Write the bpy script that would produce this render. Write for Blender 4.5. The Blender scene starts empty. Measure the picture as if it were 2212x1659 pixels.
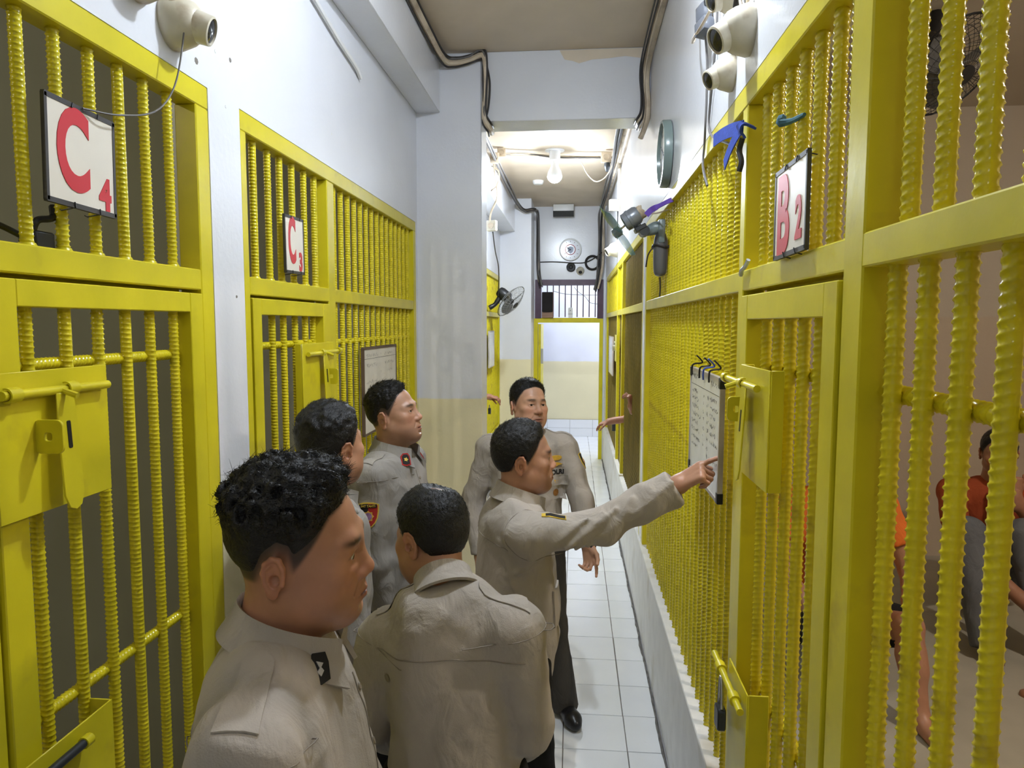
import bpy, bmesh, math, random
import numpy as np
from mathutils import Vector, Matrix
from mathutils.bvhtree import BVHTree
random.seed(7); np.random.seed(7)
S = bpy.context.scene
C = S.collection
PI = math.pi

# ------------------------------------------------------------------ camera
CAMZ = 1.98
def camera():
    W, H, f = 2212., 1659., 1520.
    roll = math.radians(.5)
    dy = Vector(((1239 - W/2)/f, (700 - H/2)/f, 1.)).normalized()      # corridor direction in the lens frame
    d = Vector((-math.sin(roll), math.cos(roll), 0.)); d = (d - d.dot(dy)*dy).normalized()
    xr = d.cross(dy)
    right = Vector((xr[0], dy[0], -d[0])); down = Vector((xr[1], dy[1], -d[1])); fwd = Vector((xr[2], dy[2], -d[2]))
    cd = bpy.data.cameras.new('camera'); cd.sensor_fit = 'HORIZONTAL'; cd.sensor_width = 36; cd.lens = 36*f/W
    cd.clip_start = .02; cd.clip_end = 60
    co = bpy.data.objects.new('camera', cd); C.objects.link(co)
    m = Matrix.Identity(4)
    for i in range(3):
        m[i][0] = right[i]; m[i][1] = -down[i]; m[i][2] = -fwd[i]
    m[2][3] = CAMZ
    co.matrix_world = m
    S.camera = co
camera()

# ------------------------------------------------------------------ world, exposure, lamp strengths
wd = bpy.data.worlds.new('world'); S.world = wd; wd.use_nodes = True
wd.node_tree.nodes['Background'].inputs[0].default_value = (.80, .88, 1, 1)
wd.node_tree.nodes['Background'].inputs[1].default_value = .10
S.view_settings.view_transform = 'Standard'; S.view_settings.look = 'None'
S.view_settings.exposure = 1.6; S.view_settings.gamma = 1; S.view_settings.use_curve_mapping = False
LAMP_NEAR = (.08, 2.08, 3.50)      # ceiling bulb of the near bay, just above the top edge of the frame
LAMP_FAR = (-.196, 7.0, 3.42)       # ceiling bulb of the far bay, in view
FILL_BACK = (-.15, -1.35, 3.50)     # fill bulb added in the bay behind the camera
E_NEAR, E_BACK, E_FAR, E_CELL, E_ROOM = 405., 85., 430., 420., 660.
COOL = (.80, .895, 1.0)

# ------------------------------------------------------------------ dimensions of the place
XL, XR = -1.0, .455                 # wall faces left and right of the corridor
ZC = 3.66                           # ceiling
ZT, ZTI = 2.62, 2.56                # top of the cell fronts, underside of their head rail
ZM1, ZM0 = 2.125, 2.07              # transom
ZS = .55                            # sill the cell fronts stand on
YB0, YB1 = 4.49, 4.73               # cross beam / column
YE = 10.3                           # end wall

# ------------------------------------------------------------------ materials
MATS = {}
def nodes_of(m):
    m.use_nodes = True
    nt = m.node_tree
    return nt, nt.nodes, nt.links, nt.nodes['Principled BSDF']
def mat(name, col, rough=.5, var=.06, scale=6., bump=0., bscale=80., metal=0., spec=.5, coat=0., emit=None, es=0., alpha=1., trans=0., ior=1.45, sss=0., stretch=None, dirt=None, dscale=3., dlo=.55, dhi=.75):
    if name in MATS: return MATS[name]
    m = bpy.data.materials.new(name); nt, N, Lk, b = nodes_of(m)
    b.inputs['Roughness'].default_value = rough; b.inputs['Metallic'].default_value = metal
    b.inputs['Specular IOR Level'].default_value = spec; b.inputs['IOR'].default_value = ior
    b.inputs['Coat Weight'].default_value = coat
    b.inputs['Base Color'].default_value = (*col, 1)
    tc = N.new('ShaderNodeTexCoord'); src = tc.outputs['Object']
    if stretch:
        mp = N.new('ShaderNodeMapping'); mp.inputs['Scale'].default_value = stretch
        Lk.new(src, mp.inputs[0]); src = mp.outputs[0]
    out = None
    if var > 0:
        n = N.new('ShaderNodeTexNoise'); n.inputs['Scale'].default_value = scale; n.inputs['Detail'].default_value = 5
        Lk.new(src, n.inputs['Vector'])
        r = N.new('ShaderNodeValToRGB')
        r.color_ramp.elements[0].position = .3; r.color_ramp.elements[1].position = .7
        r.color_ramp.elements[0].color = (*[max(0, c*(1-var)) for c in col], 1)
        r.color_ramp.elements[1].color = (*[min(1, c*(1+var)) for c in col], 1)
        Lk.new(n.outputs['Fac'], r.inputs[0]); out = r.outputs[0]
    if dirt:
        n = N.new('ShaderNodeTexNoise'); n.inputs['Scale'].default_value = dscale; n.inputs['Detail'].default_value = 8
        Lk.new(src, n.inputs['Vector'])
        r = N.new('ShaderNodeMapRange'); r.inputs['From Min'].default_value = dlo; r.inputs['From Max'].default_value = dhi
        Lk.new(n.outputs['Fac'], r.inputs['Value'])
        mx = N.new('ShaderNodeMix'); mx.data_type = 'RGBA'
        mx.inputs['B'].default_value = (*dirt, 1); mx.inputs['A'].default_value = (*col, 1)
        if out: Lk.new(out, mx.inputs['A'])
        Lk.new(r.outputs[0], mx.inputs['Factor']); out = mx.outputs['Result']
    if out: Lk.new(out, b.inputs['Base Color'])
    if bump > 0:
        n = N.new('ShaderNodeTexNoise'); n.inputs['Scale'].default_value = bscale; n.inputs['Detail'].default_value = 4
        Lk.new(src, n.inputs['Vector'])
        bp = N.new('ShaderNodeBump'); bp.inputs['Strength'].default_value = bump; bp.inputs['Distance'].default_value = .004
        Lk.new(n.outputs['Fac'], bp.inputs['Height']); Lk.new(bp.outputs[0], b.inputs['Normal'])
    if emit:
        b.inputs['Emission Color'].default_value = (*emit, 1); b.inputs['Emission Strength'].default_value = es
    if alpha < 1: b.inputs['Alpha'].default_value = alpha
    if trans > 0: b.inputs['Transmission Weight'].default_value = trans
    if sss > 0:
        b.inputs['Subsurface Weight'].default_value = sss; b.inputs['Subsurface Radius'].default_value = (.012, .005, .003)
        b.inputs['Subsurface Scale'].default_value = .6
    MATS[name] = m
    return m
def two_tone(name, upper, lower, zsplit, rough, bump=.15, stain=None):
    """wall paint that changes colour at a height (white above, cream dado below)"""
    m = bpy.data.materials.new(name); nt, N, Lk, b = nodes_of(m)
    b.inputs['Roughness'].default_value = rough
    g = N.new('ShaderNodeNewGeometry'); sp = N.new('ShaderNodeSeparateXYZ'); Lk.new(g.outputs['Position'], sp.inputs[0])
    n = N.new('ShaderNodeTexNoise'); n.inputs['Scale'].default_value = 7; Lk.new(g.outputs['Position'], n.inputs['Vector'])
    ad = N.new('ShaderNodeMath'); ad.operation = 'MULTIPLY_ADD'; ad.inputs[1].default_value = .02; Lk.new(n.outputs['Fac'], ad.inputs[0]); Lk.new(sp.outputs['Z'], ad.inputs[2])
    mr = N.new('ShaderNodeMapRange'); mr.inputs['From Min'].default_value = zsplit; mr.inputs['From Max'].default_value = zsplit + .012
    Lk.new(ad.outputs[0], mr.inputs['Value'])
    mx = N.new('ShaderNodeMix'); mx.data_type = 'RGBA'; mx.inputs['A'].default_value = (*lower, 1); mx.inputs['B'].default_value = (*upper, 1)
    Lk.new(mr.outputs[0], mx.inputs['Factor'])
    # uneven roller paint: faint large patches
    n2 = N.new('ShaderNodeTexNoise'); n2.inputs['Scale'].default_value = 2.2; n2.inputs['Detail'].default_value = 6; Lk.new(g.outputs['Position'], n2.inputs['Vector'])
    r2 = N.new('ShaderNodeMapRange'); r2.inputs['From Min'].default_value = .3; r2.inputs['From Max'].default_value = .75; r2.inputs['To Min'].default_value = .95; r2.inputs['To Max'].default_value = 1.03
    Lk.new(n2.outputs['Fac'], r2.inputs['Value'])
    ml = N.new('ShaderNodeMix'); ml.data_type = 'RGBA'; ml.blend_type = 'MULTIPLY'; ml.inputs['Factor'].default_value = 1
    Lk.new(mx.outputs['Result'], ml.inputs['A']); Lk.new(r2.outputs[0], ml.inputs['B'])
    Lk.new(ml.outputs['Result'], b.inputs['Base Color'])
    n3 = N.new('ShaderNodeTexNoise'); n3.inputs['Scale'].default_value = 55; n3.inputs['Detail'].default_value = 5; Lk.new(g.outputs['Position'], n3.inputs['Vector'])
    bp = N.new('ShaderNodeBump'); bp.inputs['Strength'].default_value = bump; bp.inputs['Distance'].default_value = .006
    Lk.new(n3.outputs['Fac'], bp.inputs['Height']); Lk.new(bp.outputs[0], b.inputs['Normal'])
    MATS[name] = m
    return m
YEL = mat('yellow_enamel', (.66, .565, .016), rough=.34, var=.10, scale=5, bump=.10, bscale=45, dirt=(.36, .25, .03), dscale=6, dlo=.60, dhi=.86)
YELB = mat('yellow_bar_enamel', (.68, .57, .016), rough=.2, var=.10, scale=22, dirt=(.26, .14, .03), dscale=9, dlo=.60, dhi=.78)
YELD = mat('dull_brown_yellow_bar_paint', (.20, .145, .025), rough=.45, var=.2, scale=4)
WALL = two_tone('white_over_cream_paint', (.76, .77, .82), (.86, .78, .52), 1.50, .33)
WALLW = two_tone('white_gloss_paint', (.74, .75, .79), (.74, .75, .79), -5, .22, .12)
CEIL = mat('stained_ceiling_paint', (.64, .535, .41), rough=.55, var=.10, scale=1.6, bump=.08, bscale=30, dirt=(.48, .385, .27), dscale=1.2, dlo=.5, dhi=.8)
CURB = mat('white_curb_plaster', (.80, .80, .79), rough=.4, var=.07, scale=9, bump=.12, dirt=(.50, .46, .36), dscale=5, dlo=.55, dhi=.85)
TILE = mat('white_floor_tile', (.87, .88, .90), rough=.16, var=.03, scale=3, dirt=(.62, .60, .55), dscale=7, dlo=.66, dhi=.9)
GROUT = mat('grey_grout', (.20, .18, .16), rough=.9, var=.2, scale=30)
CELLG = mat('grey_green_cell_paint', (.34, .335, .26), rough=.7, var=.05, scale=2)
CELLB = two_tone('beige_cell_paint', (.56, .49, .41), (.56, .46, .36), 2.03, .6)
CELLF = mat('cell_floor_cement', (.42, .39, .32), rough=.5, var=.08)
BLACK = mat('black_plastic', (.012, .012, .013), rough=.4, var=0)
DKGREY = mat('dark_grey_metal', (.045, .048, .052), rough=.35, var=.1, metal=.3)
IVORY = mat('aged_ivory_plastic', (.62, .57, .45), rough=.4, var=.08, scale=18, dirt=(.28, .17, .08), dscale=12, dlo=.58, dhi=.8)
WHITEP = mat('white_plastic', (.75, .75, .74), rough=.35, var=.03)
CABLE = mat('cream_conduit', (.60, .50, .37), rough=.5, var=.15, scale=9, dirt=(.25, .18, .12), dscale=8, dlo=.5, dhi=.8)
CABLEK = mat('black_cable', (.03, .026, .025), rough=.5, var=0)
CABLEG = mat('grey_cable', (.13, .12, .115), rough=.5, var=.1)
PURPLE = mat('dark_purple_paint', (.075, .035, .065), rough=.4, var=.15, scale=8)
LENS = mat('camera_lens_glass', (.02, .02, .022), rough=.08, var=0)
RED = mat('red_letter_vinyl', (.62, .030, .045), rough=.4, var=.04)
SIGN = mat('sign_card', (.80, .74, .64), rough=.35, var=.04, scale=5, dirt=(.55, .40, .25), dscale=5, dlo=.66, dhi=.9)
TAPE = mat('black_binding_tape', (.05, .045, .045), rough=.45, var=.1)
BOARD = mat('whiteboard_face', (.74, .75, .76), rough=.2, var=.03, dirt=(.5, .5, .5), dscale=5, dlo=.55, dhi=.9)
INK = mat('black_marker_ink', (.05, .05, .055), rough=.6, var=0)
INKF = mat('faded_marker_ink', (.30, .27, .24), rough=.6, var=0)
STEEL = mat('steel', (.55, .55, .54), rough=.3, var=.05, metal=.9)

# ------------------------------------------------------------------ mesh helpers
WORLD = {}                                  # world translation of every object made here
def shade(me, smooth, angle=38):
    me.polygons.foreach_set('use_smooth', [smooth]*len(me.polygons))
    if smooth and angle: me.set_sharp_from_angle(angle=math.radians(angle))
def wire(o, parent):
    if parent is not None:
        o.parent = parent
        o.matrix_parent_inverse = Matrix.Translation(-Vector(WORLD[parent.name]))
def obj(name, VF, material, parent=None, smooth=True, angle=38, bevel=0., bseg=1, label=None, kind=None, recentre=True, mats=None, fmat=None):
    V, F = VF
    V = np.asarray(V, dtype=float)
    c = (V.min(0) + V.max(0))/2 if recentre else np.zeros(3)
    me = bpy.data.meshes.new(name); me.from_pydata([tuple(v) for v in (V - c)], [], [tuple(f) for f in F])
    if bevel > 0:
        bm = bmesh.new(); bm.from_mesh(me)
        es = [e for e in bm.edges if len(e.link_faces) == 2 and e.calc_face_angle(0) > .5]
        bmesh.ops.bevel(bm, geom=es, offset=bevel, segments=bseg, affect='EDGES', profile=.5, clamp_overlap=True)
        bm.to_mesh(me); bm.free()
    for m in (mats or [material]): me.materials.append(m)
    if fmat is not None: me.polygons.foreach_set('material_index', list(fmat))
    shade(me, smooth, angle)
    o = bpy.data.objects.new(name, me); C.objects.link(o); o.location = c
    WORLD[o.name] = tuple(c)
    wire(o, parent)
    if label: o['label'] = label
    if kind: o['kind'] = kind
    return o
def copy_at(src, loc, parent, rot=None):
    o = src.copy(); C.objects.link(o); o.location = loc
    if rot is not None: o.rotation_euler = rot
    WORLD[o.name] = tuple(loc)
    if parent is not None: wire(o, parent)
    else: o.parent = None
    return o
def thing(name, label, cat, loc=(0, 0, 0), group=None, kind=None):
    o = bpy.data.objects.new(name, None); C.objects.link(o); o.location = loc; o.empty_display_size = .05
    WORLD[o.name] = tuple(loc)
    return tag(o, label, cat, group, kind)
def tag(o, label, cat, group=None, kind=None):
    o['label'] = label; o['category'] = cat
    if group: o['group'] = group
    if kind: o['kind'] = kind
    return o
def struct(name, VF, m, label, cat, **k):
    o = obj(name, VF, m, **k); o['kind'] = 'structure'; o['label'] = label; o['category'] = cat
    return o
def box(x0, x1, y0, y1, z0, z1):
    x0, x1 = sorted((x0, x1)); y0, y1 = sorted((y0, y1)); z0, z1 = sorted((z0, z1))
    V = [(x, y, z) for z in (z0, z1) for y in (y0, y1) for x in (x0, x1)]
    F = [(0, 2, 3, 1), (4, 5, 7, 6), (0, 1, 5, 4), (2, 6, 7, 3), (0, 4, 6, 2), (1, 3, 7, 5)]
    return V, F
def join(*vfs):
    V, F = [], []
    for v, f in vfs:
        o = len(V); V += [tuple(p) for p in v]; F += [tuple(i + o for i in q) for q in f]
    return V, F
def xf(vf, M):
    return [tuple(M @ Vector(p)) for p in vf[0]], vf[1]
def tube(pts, r, n=8, cap=True):
    P = [Vector(p) for p in pts]; k = len(P)
    R = r if isinstance(r, (list, tuple, np.ndarray)) else [r]*k
    V, F = [], []
    t0 = (P[1] - P[0]).normalized()
    a = Vector((0, 0, 1)) if abs(t0.z) < .9 else Vector((1, 0, 0))
    nrm = t0.cross(a).normalized()
    for i in range(k):
        t = (P[min(i+1, k-1)] - P[max(i-1, 0)]).normalized()
        nrm = (nrm - t*nrm.dot(t)).normalized(); bn = t.cross(nrm)
        for j in range(n):
            an = 2*PI*j/n
            V.append(P[i] + (nrm*math.cos(an) + bn*math.sin(an))*R[i])
    for i in range(k-1):
        for j in range(n):
            F.append((i*n+j, i*n+(j+1) % n, (i+1)*n+(j+1) % n, (i+1)*n+j))
    if cap: F += [tuple(range(n))[::-1], tuple(range((k-1)*n, k*n))]
    return V, F
def smooth_path(pts, sub=6):
    """Catmull-Rom through the points"""
    P = [np.array(p, float) for p in pts]
    P = [2*P[0]-P[1]] + P + [2*P[-1]-P[-2]]
    out = []
    for i in range(1, len(P)-2):
        for s in range(sub):
            t = s/sub
            out.append(.5*((2*P[i]) + (-P[i-1]+P[i+1])*t + (2*P[i-1]-5*P[i]+4*P[i+1]-P[i+2])*t*t + (-P[i-1]+3*P[i]-3*P[i+1]+P[i+2])*t**3))
    out.append(P[-2])
    return out
def lathe(prof, n=24, M=None):
    V, F = [], []
    k = len(prof)
    for (r, z) in prof:
        for j in range(n):
            a = 2*PI*j/n; V.append((r*math.cos(a), r*math.sin(a), z))
    for i in range(k-1):
        for j in range(n):
            F.append((i*n+j, i*n+(j+1) % n, (i+1)*n+(j+1) % n, (i+1)*n+j))
    F += [tuple(range(n))[::-1], tuple(range((k-1)*n, k*n))]
    return xf((V, F), M) if M is not None else (V, F)
def prism(outline, d):
    """outline in xy, thickness from z=0 to z=d"""
    n = len(outline)
    V = [(x, y, 0) for x, y in outline] + [(x, y, d) for x, y in outline]
    F = [tuple(range(n))[::-1], tuple(range(n, 2*n))] + [(i, (i+1) % n, n+(i+1) % n, n+i) for i in range(n)]
    return V, F
def aim(loc, zdir, up=(0, 0, 1)):
    z = Vector(zdir).normalized(); u = Vector(up)
    x = u.cross(z)
    if x.length < 1e-4: x = Vector((1, 0, 0))
    x.normalize(); y = z.cross(x)
    m = Matrix.Identity(4)
    for i in range(3): m[i][0] = x[i]; m[i][1] = y[i]; m[i][2] = z[i]; m[i][3] = loc[i]
    return m
def side(s, y, z, off=0.):
    """frame on a wall: local x runs to the viewer's right, y up, z out of the wall. s = L, R or E (end wall; y is then x)"""
    if s == 'L': return aim((XL + off, y, z), (1, 0, 0))
    if s == 'R': return aim((XR - off, y, z), (-1, 0, 0))
    return aim((y, YE - off, z), (0, -1, 0))
def wb(s, y0, y1, z0, z1, d0, d1):
    """box on wall s: d is measured out of the wall into the corridor"""
    return box(XL + d0, XL + d1, y0, y1, z0, z1) if s == 'L' else box(XR - d1, XR - d0, y0, y1, z0, z1)
def text_vf(body, size, depth=.001, bold=0., spacing=1.):
    cu = bpy.data.curves.new('t', 'FONT'); cu.body = body; cu.size = size; cu.extrude = depth; cu.offset = bold
    cu.align_x = 'CENTER'; cu.align_y = 'CENTER'; cu.space_character = spacing; cu.resolution_u = 6
    o = bpy.data.objects.new('t', cu); C.objects.link(o)
    dg = bpy.context.evaluated_depsgraph_get()
    me = o.evaluated_get(dg).to_mesh()
    V = [tuple(v.co) for v in me.vertices]; F = [tuple(p.vertices) for p in me.polygons]
    o.evaluated_get(dg).to_mesh_clear()
    bpy.data.objects.remove(o); bpy.data.curves.remove(cu)
    return V, F
# ================================================================== the setting
Y0 = -3.0
# floor: grout bed with single tiles
fl = struct('floor', box(-1.02, .44, Y0, 12.35, -.08, -.004), GROUT, 'white square tiled floor of the corridor', 'floor')
cols = [(-.934, -.634), (-.634, -.334), (-.334, -.034), (-.034, .266)]
def tile_mesh(w, l):
    vf = box(-w/2+.0022, w/2-.0022, -l/2+.0022, l/2-.0022, -.008, 0)
    return vf
proto = {}
for j in range(-20, 31):
    y = 3.149 + .3*j
    for ci, (a, b) in enumerate(cols + [(.266, .43)]):
        if y > 10.4 and ci == 0: continue
        if ci not in proto:
            proto[ci] = obj('floor_tile', tile_mesh(b-a, .3), TILE, fl, bevel=.0012)
        if 'used%d' % ci not in proto:
            proto['used%d' % ci] = 1; proto[ci].location = ((a+b)/2, y+.15, -.004 + .0)
            WORLD[proto[ci].name] = tuple(proto[ci].location)
        else:
            copy_at(proto[ci], ((a+b)/2 + random.uniform(-.0012, .0012), y+.15, -.004 + random.uniform(-.0006, .0006)), fl)
# ceiling and its beams
struct('ceiling', box(-1.12, .60, Y0, YE+.2, ZC, ZC+.12), CEIL, 'stained tan painted ceiling', 'ceiling')
struct('trim_1', box(-.585, XR, YB0, YB1, 3.24, ZC), WALLW, 'white cross beam below the ceiling', 'beam', bevel=.004)
struct('trim_2', box(XL, -.848, Y0, YB0, 3.30, ZC), WALLW, 'white boxed soffit along the top of the near left wall', 'soffit', bevel=.004)
struct('trim_3', box(XL, -.80, YB1+.02, 9.6, 3.22, ZC), WALLW, 'white boxed soffit in the far bay', 'soffit', bevel=.004)
struct('wall_column', box(-1.12, -.585, YB0, YB1+.02, 0, ZC), WALL, 'white column with cream dado beside the left cells', 'column', bevel=.006)
struct('wall_pilaster', box(-1.12, -.575, 9.6, YE, 0, ZC), WALL, 'white pilaster with cream dado at the far end', 'column', bevel=.006)
# left wall: strip over the cell fronts, pier between them, curb under them
struct('wall_left', join(box(-1.12, XL, Y0, YB0, ZT, ZC), box(-1.12, XL, YB1, 9.6, ZT, ZC), box(-1.12, XL, 1.90, 2.083, 0, ZT), box(-1.12, XL, 4.44, YB0, 0, ZT), box(-1.12, XL, YB1, 5.1, 0, ZT), box(-1.12, XL, 9.56, 9.6, 0, ZT),
        box(-1.12, XL, Y0, .2, 0, ZT)), WALL, 'white painted left wall with cream dado', 'wall', smooth=False)
struct('baseboard_left', join(box(-1.12, XL+.012, Y0, YB0, 0, ZS), box(-1.12, XL+.012, YB1, 9.6, 0, ZS)), CURB, 'whitish plastered curb under the left cells', 'curb', bevel=.004)
struct('wall_right', join(box(XR, .60, Y0, YE, ZT, ZC), box(XR, .60, 4.60, 4.72, 0, ZT), box(XR, .60, 9.86, YE, 0, ZT), box(XR, .60, Y0, .12, 0, ZT)), WALLW, 'glossy white wall above the right hand cells', 'wall', smooth=False)
curb = struct('baseboard_right', box(.44, .60, Y0, YE, 0, ZS), CURB, 'white plaster curb under the right hand cells', 'curb', bevel=.004)
# caulk line between tile and curb
cp = [(.432 + .004*math.sin(7*y) + random.uniform(-.004, .004), y, .001) for y in np.arange(Y0, YE, .05)]
obj('caulk_line', tube(cp, [random.uniform(.004, .010) for _ in cp], n=5), mat('dirty_caulk', (.16, .15, .14), rough=.9, var=.4, scale=20), curb, label='dark rough caulk line')
# end wall with the barred opening and the doorway
struct('wall_end', join(box(-1.12, .60, YE, YE+.18, 2.62, ZC), box(-1.12, -.56, YE, YE+.18, 0, 2.62), box(.425, .60, YE, YE+.18, 0, 2.62)), WALLW, 'white end wall above the far doorway', 'wall', smooth=False)
struct('wall_far_room', box(-2.2, 2.0, 12.4, 12.5, 0, ZC), two_tone('far_room_paint', (.80, .81, .90), (.84, .76, .50), 1.33, .35), 'cream and white wall seen through the far doorway', 'wall')
fs = struct('baseboard_far_room', box(-2.2, 2.0, 12.385, 12.4, 0, .30), GROUT, 'white tiled skirting in the far room', 'baseboard')
t0 = None
for i in range(9):
    for j in range(2):
        l = (-1.85 + .4*i, 12.382, .075 + .15*j)
        if t0 is None: t0 = obj('skirting_tile', box(-.198, .198, -.004, .004, -.0735, .0735), TILE, fs); t0.location = l; WORLD[t0.name] = l
        else: copy_at(t0, l, fs)
struct('wall_far_room_side', join(box(-2.2, -2.1, YE, 12.4, 0, ZC), box(2.0, 2.1, YE, 12.4, 0, ZC), box(-2.2, 2.1, YE, 12.5, ZC, ZC+.1)), WALLW, 'side walls of the far room', 'wall', smooth=False)
struct('floor_far_room', join(box(-2.2, -.64, YE+.18, 12.4, -.1, -.002), box(.43, 2.0, YE+.18, 12.4, -.1, -.002)), TILE, 'pale tiled floor of the far room', 'floor')
# cells behind the fronts: walls, raised floor, ceiling
def cell(tagname, x0, x1, y0, y1, m, label, zc=3.3, wall_y=True):
    t = .06
    s = 1 if x1 > x0 else -1
    struct('wall_' + tagname, join(box(x1, x1+s*t, y0, y1, ZS-.05, zc), box(x0, x1, y0+.002, y0+t/2, ZS-.05, zc), box(x0, x1, y1-t/2, y1-.002, ZS-.05, zc)), m, 'plain painted walls inside ' + label, 'wall', smooth=False)
    struct('ceiling_' + tagname, box(x0, x1, y0, y1, zc, zc+t), m, 'ceiling inside ' + label, 'ceiling')
    struct('floor_' + tagname, box(x0, x1, y0, y1, .40, .50), CELLF, 'raised cement floor inside ' + label, 'floor')
cell('cell_c4', -1.12, -2.6, -.75, 1.99, CELLG, 'the near left cell')
cell('cell_c3', -1.12, -2.6, 1.99, 4.60, CELLG, 'the second left cell')
cell('cell_c2', -1.12, -2.6, 4.60, 9.7, CELLG, 'the far left cell')
cell('cell_b2', .60, 3.4, -.75, 4.66, CELLB, 'the near right cell')
cell('cell_b1', .60, 2.2, 4.66, YE, CELLB, 'the far right cell')
struct('wall_behind', box(-1.12, .60, Y0-.1, Y0, 0, ZC), WALL, 'white corridor wall behind the viewpoint, out of view', 'wall')
# chips knocked out of the left wall paint
for i, (y, z, r) in enumerate([(1.835, 2.80, .007), (1.847, 2.672, .008), (1.95, 2.735, .005), (2.036, 2.742, .006), (2.0, 2.60, .004), (2.03, 2.06, .004), (2.9, 2.76, .005)]):
    o = obj('paint_chip', lathe([(r*1.2, 0), (r, .0012), (r*.3, .002)], 7, side('L', y, z, 0)), GROUT if i % 2 else WHITEP, bpy.data.objects['wall_left'])
# lamps -------------------------------------------------------------
def bulb(name, label, loc, strength, ztop, r=.05, col=COOL):
    t = thing(name, label, 'lamp', (loc[0], loc[1], loc[2]-r))
    em = mat('glow_' + name + '%.0f' % (loc[1]*100), (1, 1, 1), var=0, emit=col, es=strength)
    M = Matrix.Translation(loc)
    # frosted dome below, opaque white heat sink above it
    obj('glass_bulb', lathe([(.004, -r), (r*.38, -r*.93), (r*.70, -r*.72), (r*.90, -r*.44), (r*.985, -r*.18)], 20, M), em, t)
    obj('lamp_socket', lathe([(r*.98, -r*.18), (r*1.02, -r*.10), (r, r*.10), (r*.90, r*.50), (r*.66, r*.95), (r*.52, r*1.3), (r*.52, r*1.8), (r*.75, r*2.0), (r*.75, ztop-loc[2]-.01), (r*1.3, ztop-loc[2]-.008), (r*1.3, ztop-loc[2])], 18, M), WHITEP, t)
    return t
bulb('ceiling_lamp', 'bare white bulb lit on the far corridor ceiling below the wires', LAMP_FAR, E_FAR, ZC, r=.072)
bulb('ceiling_lamp', 'bare bulb on the near corridor ceiling, just above the picture', LAMP_NEAR, E_NEAR, ZC)
bulb('ceiling_lamp', 'bare fill bulb added on the corridor ceiling behind the viewpoint, out of view', FILL_BACK, E_BACK, ZC)
bulb('ceiling_lamp', 'dim bulb on the ceiling of the near right cell, out of view', (2.3, 1.6, 3.12), E_CELL, 3.3, col=(1, .90, .76))
bulb('ceiling_lamp', 'fill bulb added on the ceiling of the room beyond the far doorway, out of view', (.6, 11.4, 3.4), E_ROOM, ZC, col=(.78, .86, 1))  # unseen cool bulb added to light the far room

# tan stain along the top of the cross beam
_o = [(-.10, 3.655), (.44, 3.655), (.445, 3.50), (.43, 3.46), (.425, 3.56), (.40, 3.595), (.30, 3.61), (.20, 3.60), (.10, 3.595), (.02, 3.575), (-.02, 3.59), (-.07, 3.60)]
obj('paint_stain', xf(prism([(x - .17, z - 3.55) for x, z in _o][::-1], .0012), aim((.17, YB0-.0002, 3.55), (0, -1, 0))), mat('tan_stain', (.70, .60, .47), rough=.4, var=.06), bpy.data.objects['trim_1'], label='tan damp stain')
# ================================================================== cell fronts of welded yellow steel
def rebar(length, r, pitch, rib, slant, n=12, per=6, lug=.0012):
    """deformed reinforcing bar: two rows of slanted crescent ribs between two lengthwise lugs"""
    k = int(length/pitch*per) + 1
    z = np.linspace(0, length, k)[:, None]; a = (np.arange(n)/n*2*PI)[None, :]
    # slanted ribs: phase shifts with the angle, mirrored on the two halves
    fold = np.abs(((a/PI) % 1.0) - .5)*2          # 0 in the middle of a half, 1 at the lugs
    half = np.floor(a/PI) % 2
    ph = z/pitch + slant*(((a/PI) % 1.0) - .5)*np.where(half > 0, 1, -1)
    w = np.clip(1.7*np.cos(2*PI*ph) - .65, 0, 1)
    rr = r + rib*w*(1-fold**3) + lug*np.clip(fold*6-5, 0, 1)
    V = np.stack([rr*np.cos(a), rr*np.sin(a), z + 0*a], -1).reshape(-1, 3)
    idx = np.arange(k*n).reshape(k, n)
    q = np.stack([idx[:-1], np.roll(idx, -1, 1)[:-1], np.roll(idx, -1, 1)[1:], idx[1:]], -1).reshape(-1, 4)
    return V.tolist(), [tuple(f) for f in q.tolist()]
BARS = {}
def bar(kind, length, parent, loc, name='bar', axis='z', rz=None):
    key = (kind, round(length, 3), axis)
    if key not in BARS:
        r, p, rib, sl, n = {'L': (.0110, .0108, .0025, .35, 12), 'R': (.0126, .0142, .0026, 1.0, 14), 'S': (.0075, .011, .0014, .8, 10)}[kind]
        me = bpy.data.meshes.new('bar'); V, F = rebar(length, r, p, rib, sl, n)
        if axis == 'y': V = [(x, z, y) for x, y, z in V]
        me.from_pydata(V, [], F); me.materials.append(YELB); shade(me, True, 0)
        BARS[key] = me
    o = bpy.data.objects.new(name, BARS[key]); C.objects.link(o); o.location = loc
    if axis == 'z': o.rotation_euler[2] = random.uniform(-.5, .5) + (PI/2 if kind == 'R' else 0) if rz is None else rz
    WORLD[o.name] = tuple(loc); wire(o, parent)
    return o
def weld(s, y, z, parent):
    r = .016
    M = Matrix.Translation(((XL-.03) if s == 'L' else (XR+.035), y, z))
    return obj('weld_bead', lathe([(r*.95, -.005), (r*1.05, 0), (r*.9, .005)], 9, M), YEL, parent)
DEP = .06
def rail(s, name, y0, y1, z0, z1, parent, d0=-DEP, d1=.0):
    return obj(name, wb(s, y0, y1, z0, z1, d0, d1), YEL, parent, bevel=.003, bseg=1, angle=12)
def door_leaf(s, y0, y1, z0, z1, iy0, iy1, iz0, iz1, parent, d0=-.05, d1=.004):
    vf = join(wb(s, y0, iy0, z0, z1, d0, d1), wb(s, iy1, y1, z0, z1, d0, d1), wb(s, iy0, iy1, iz1, z1, d0, d1-.0006), wb(s, iy0, iy1, z0, iz0, d0, d1-.0006))
    return obj('door', vf, YEL, parent, bevel=.002, angle=12)
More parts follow.
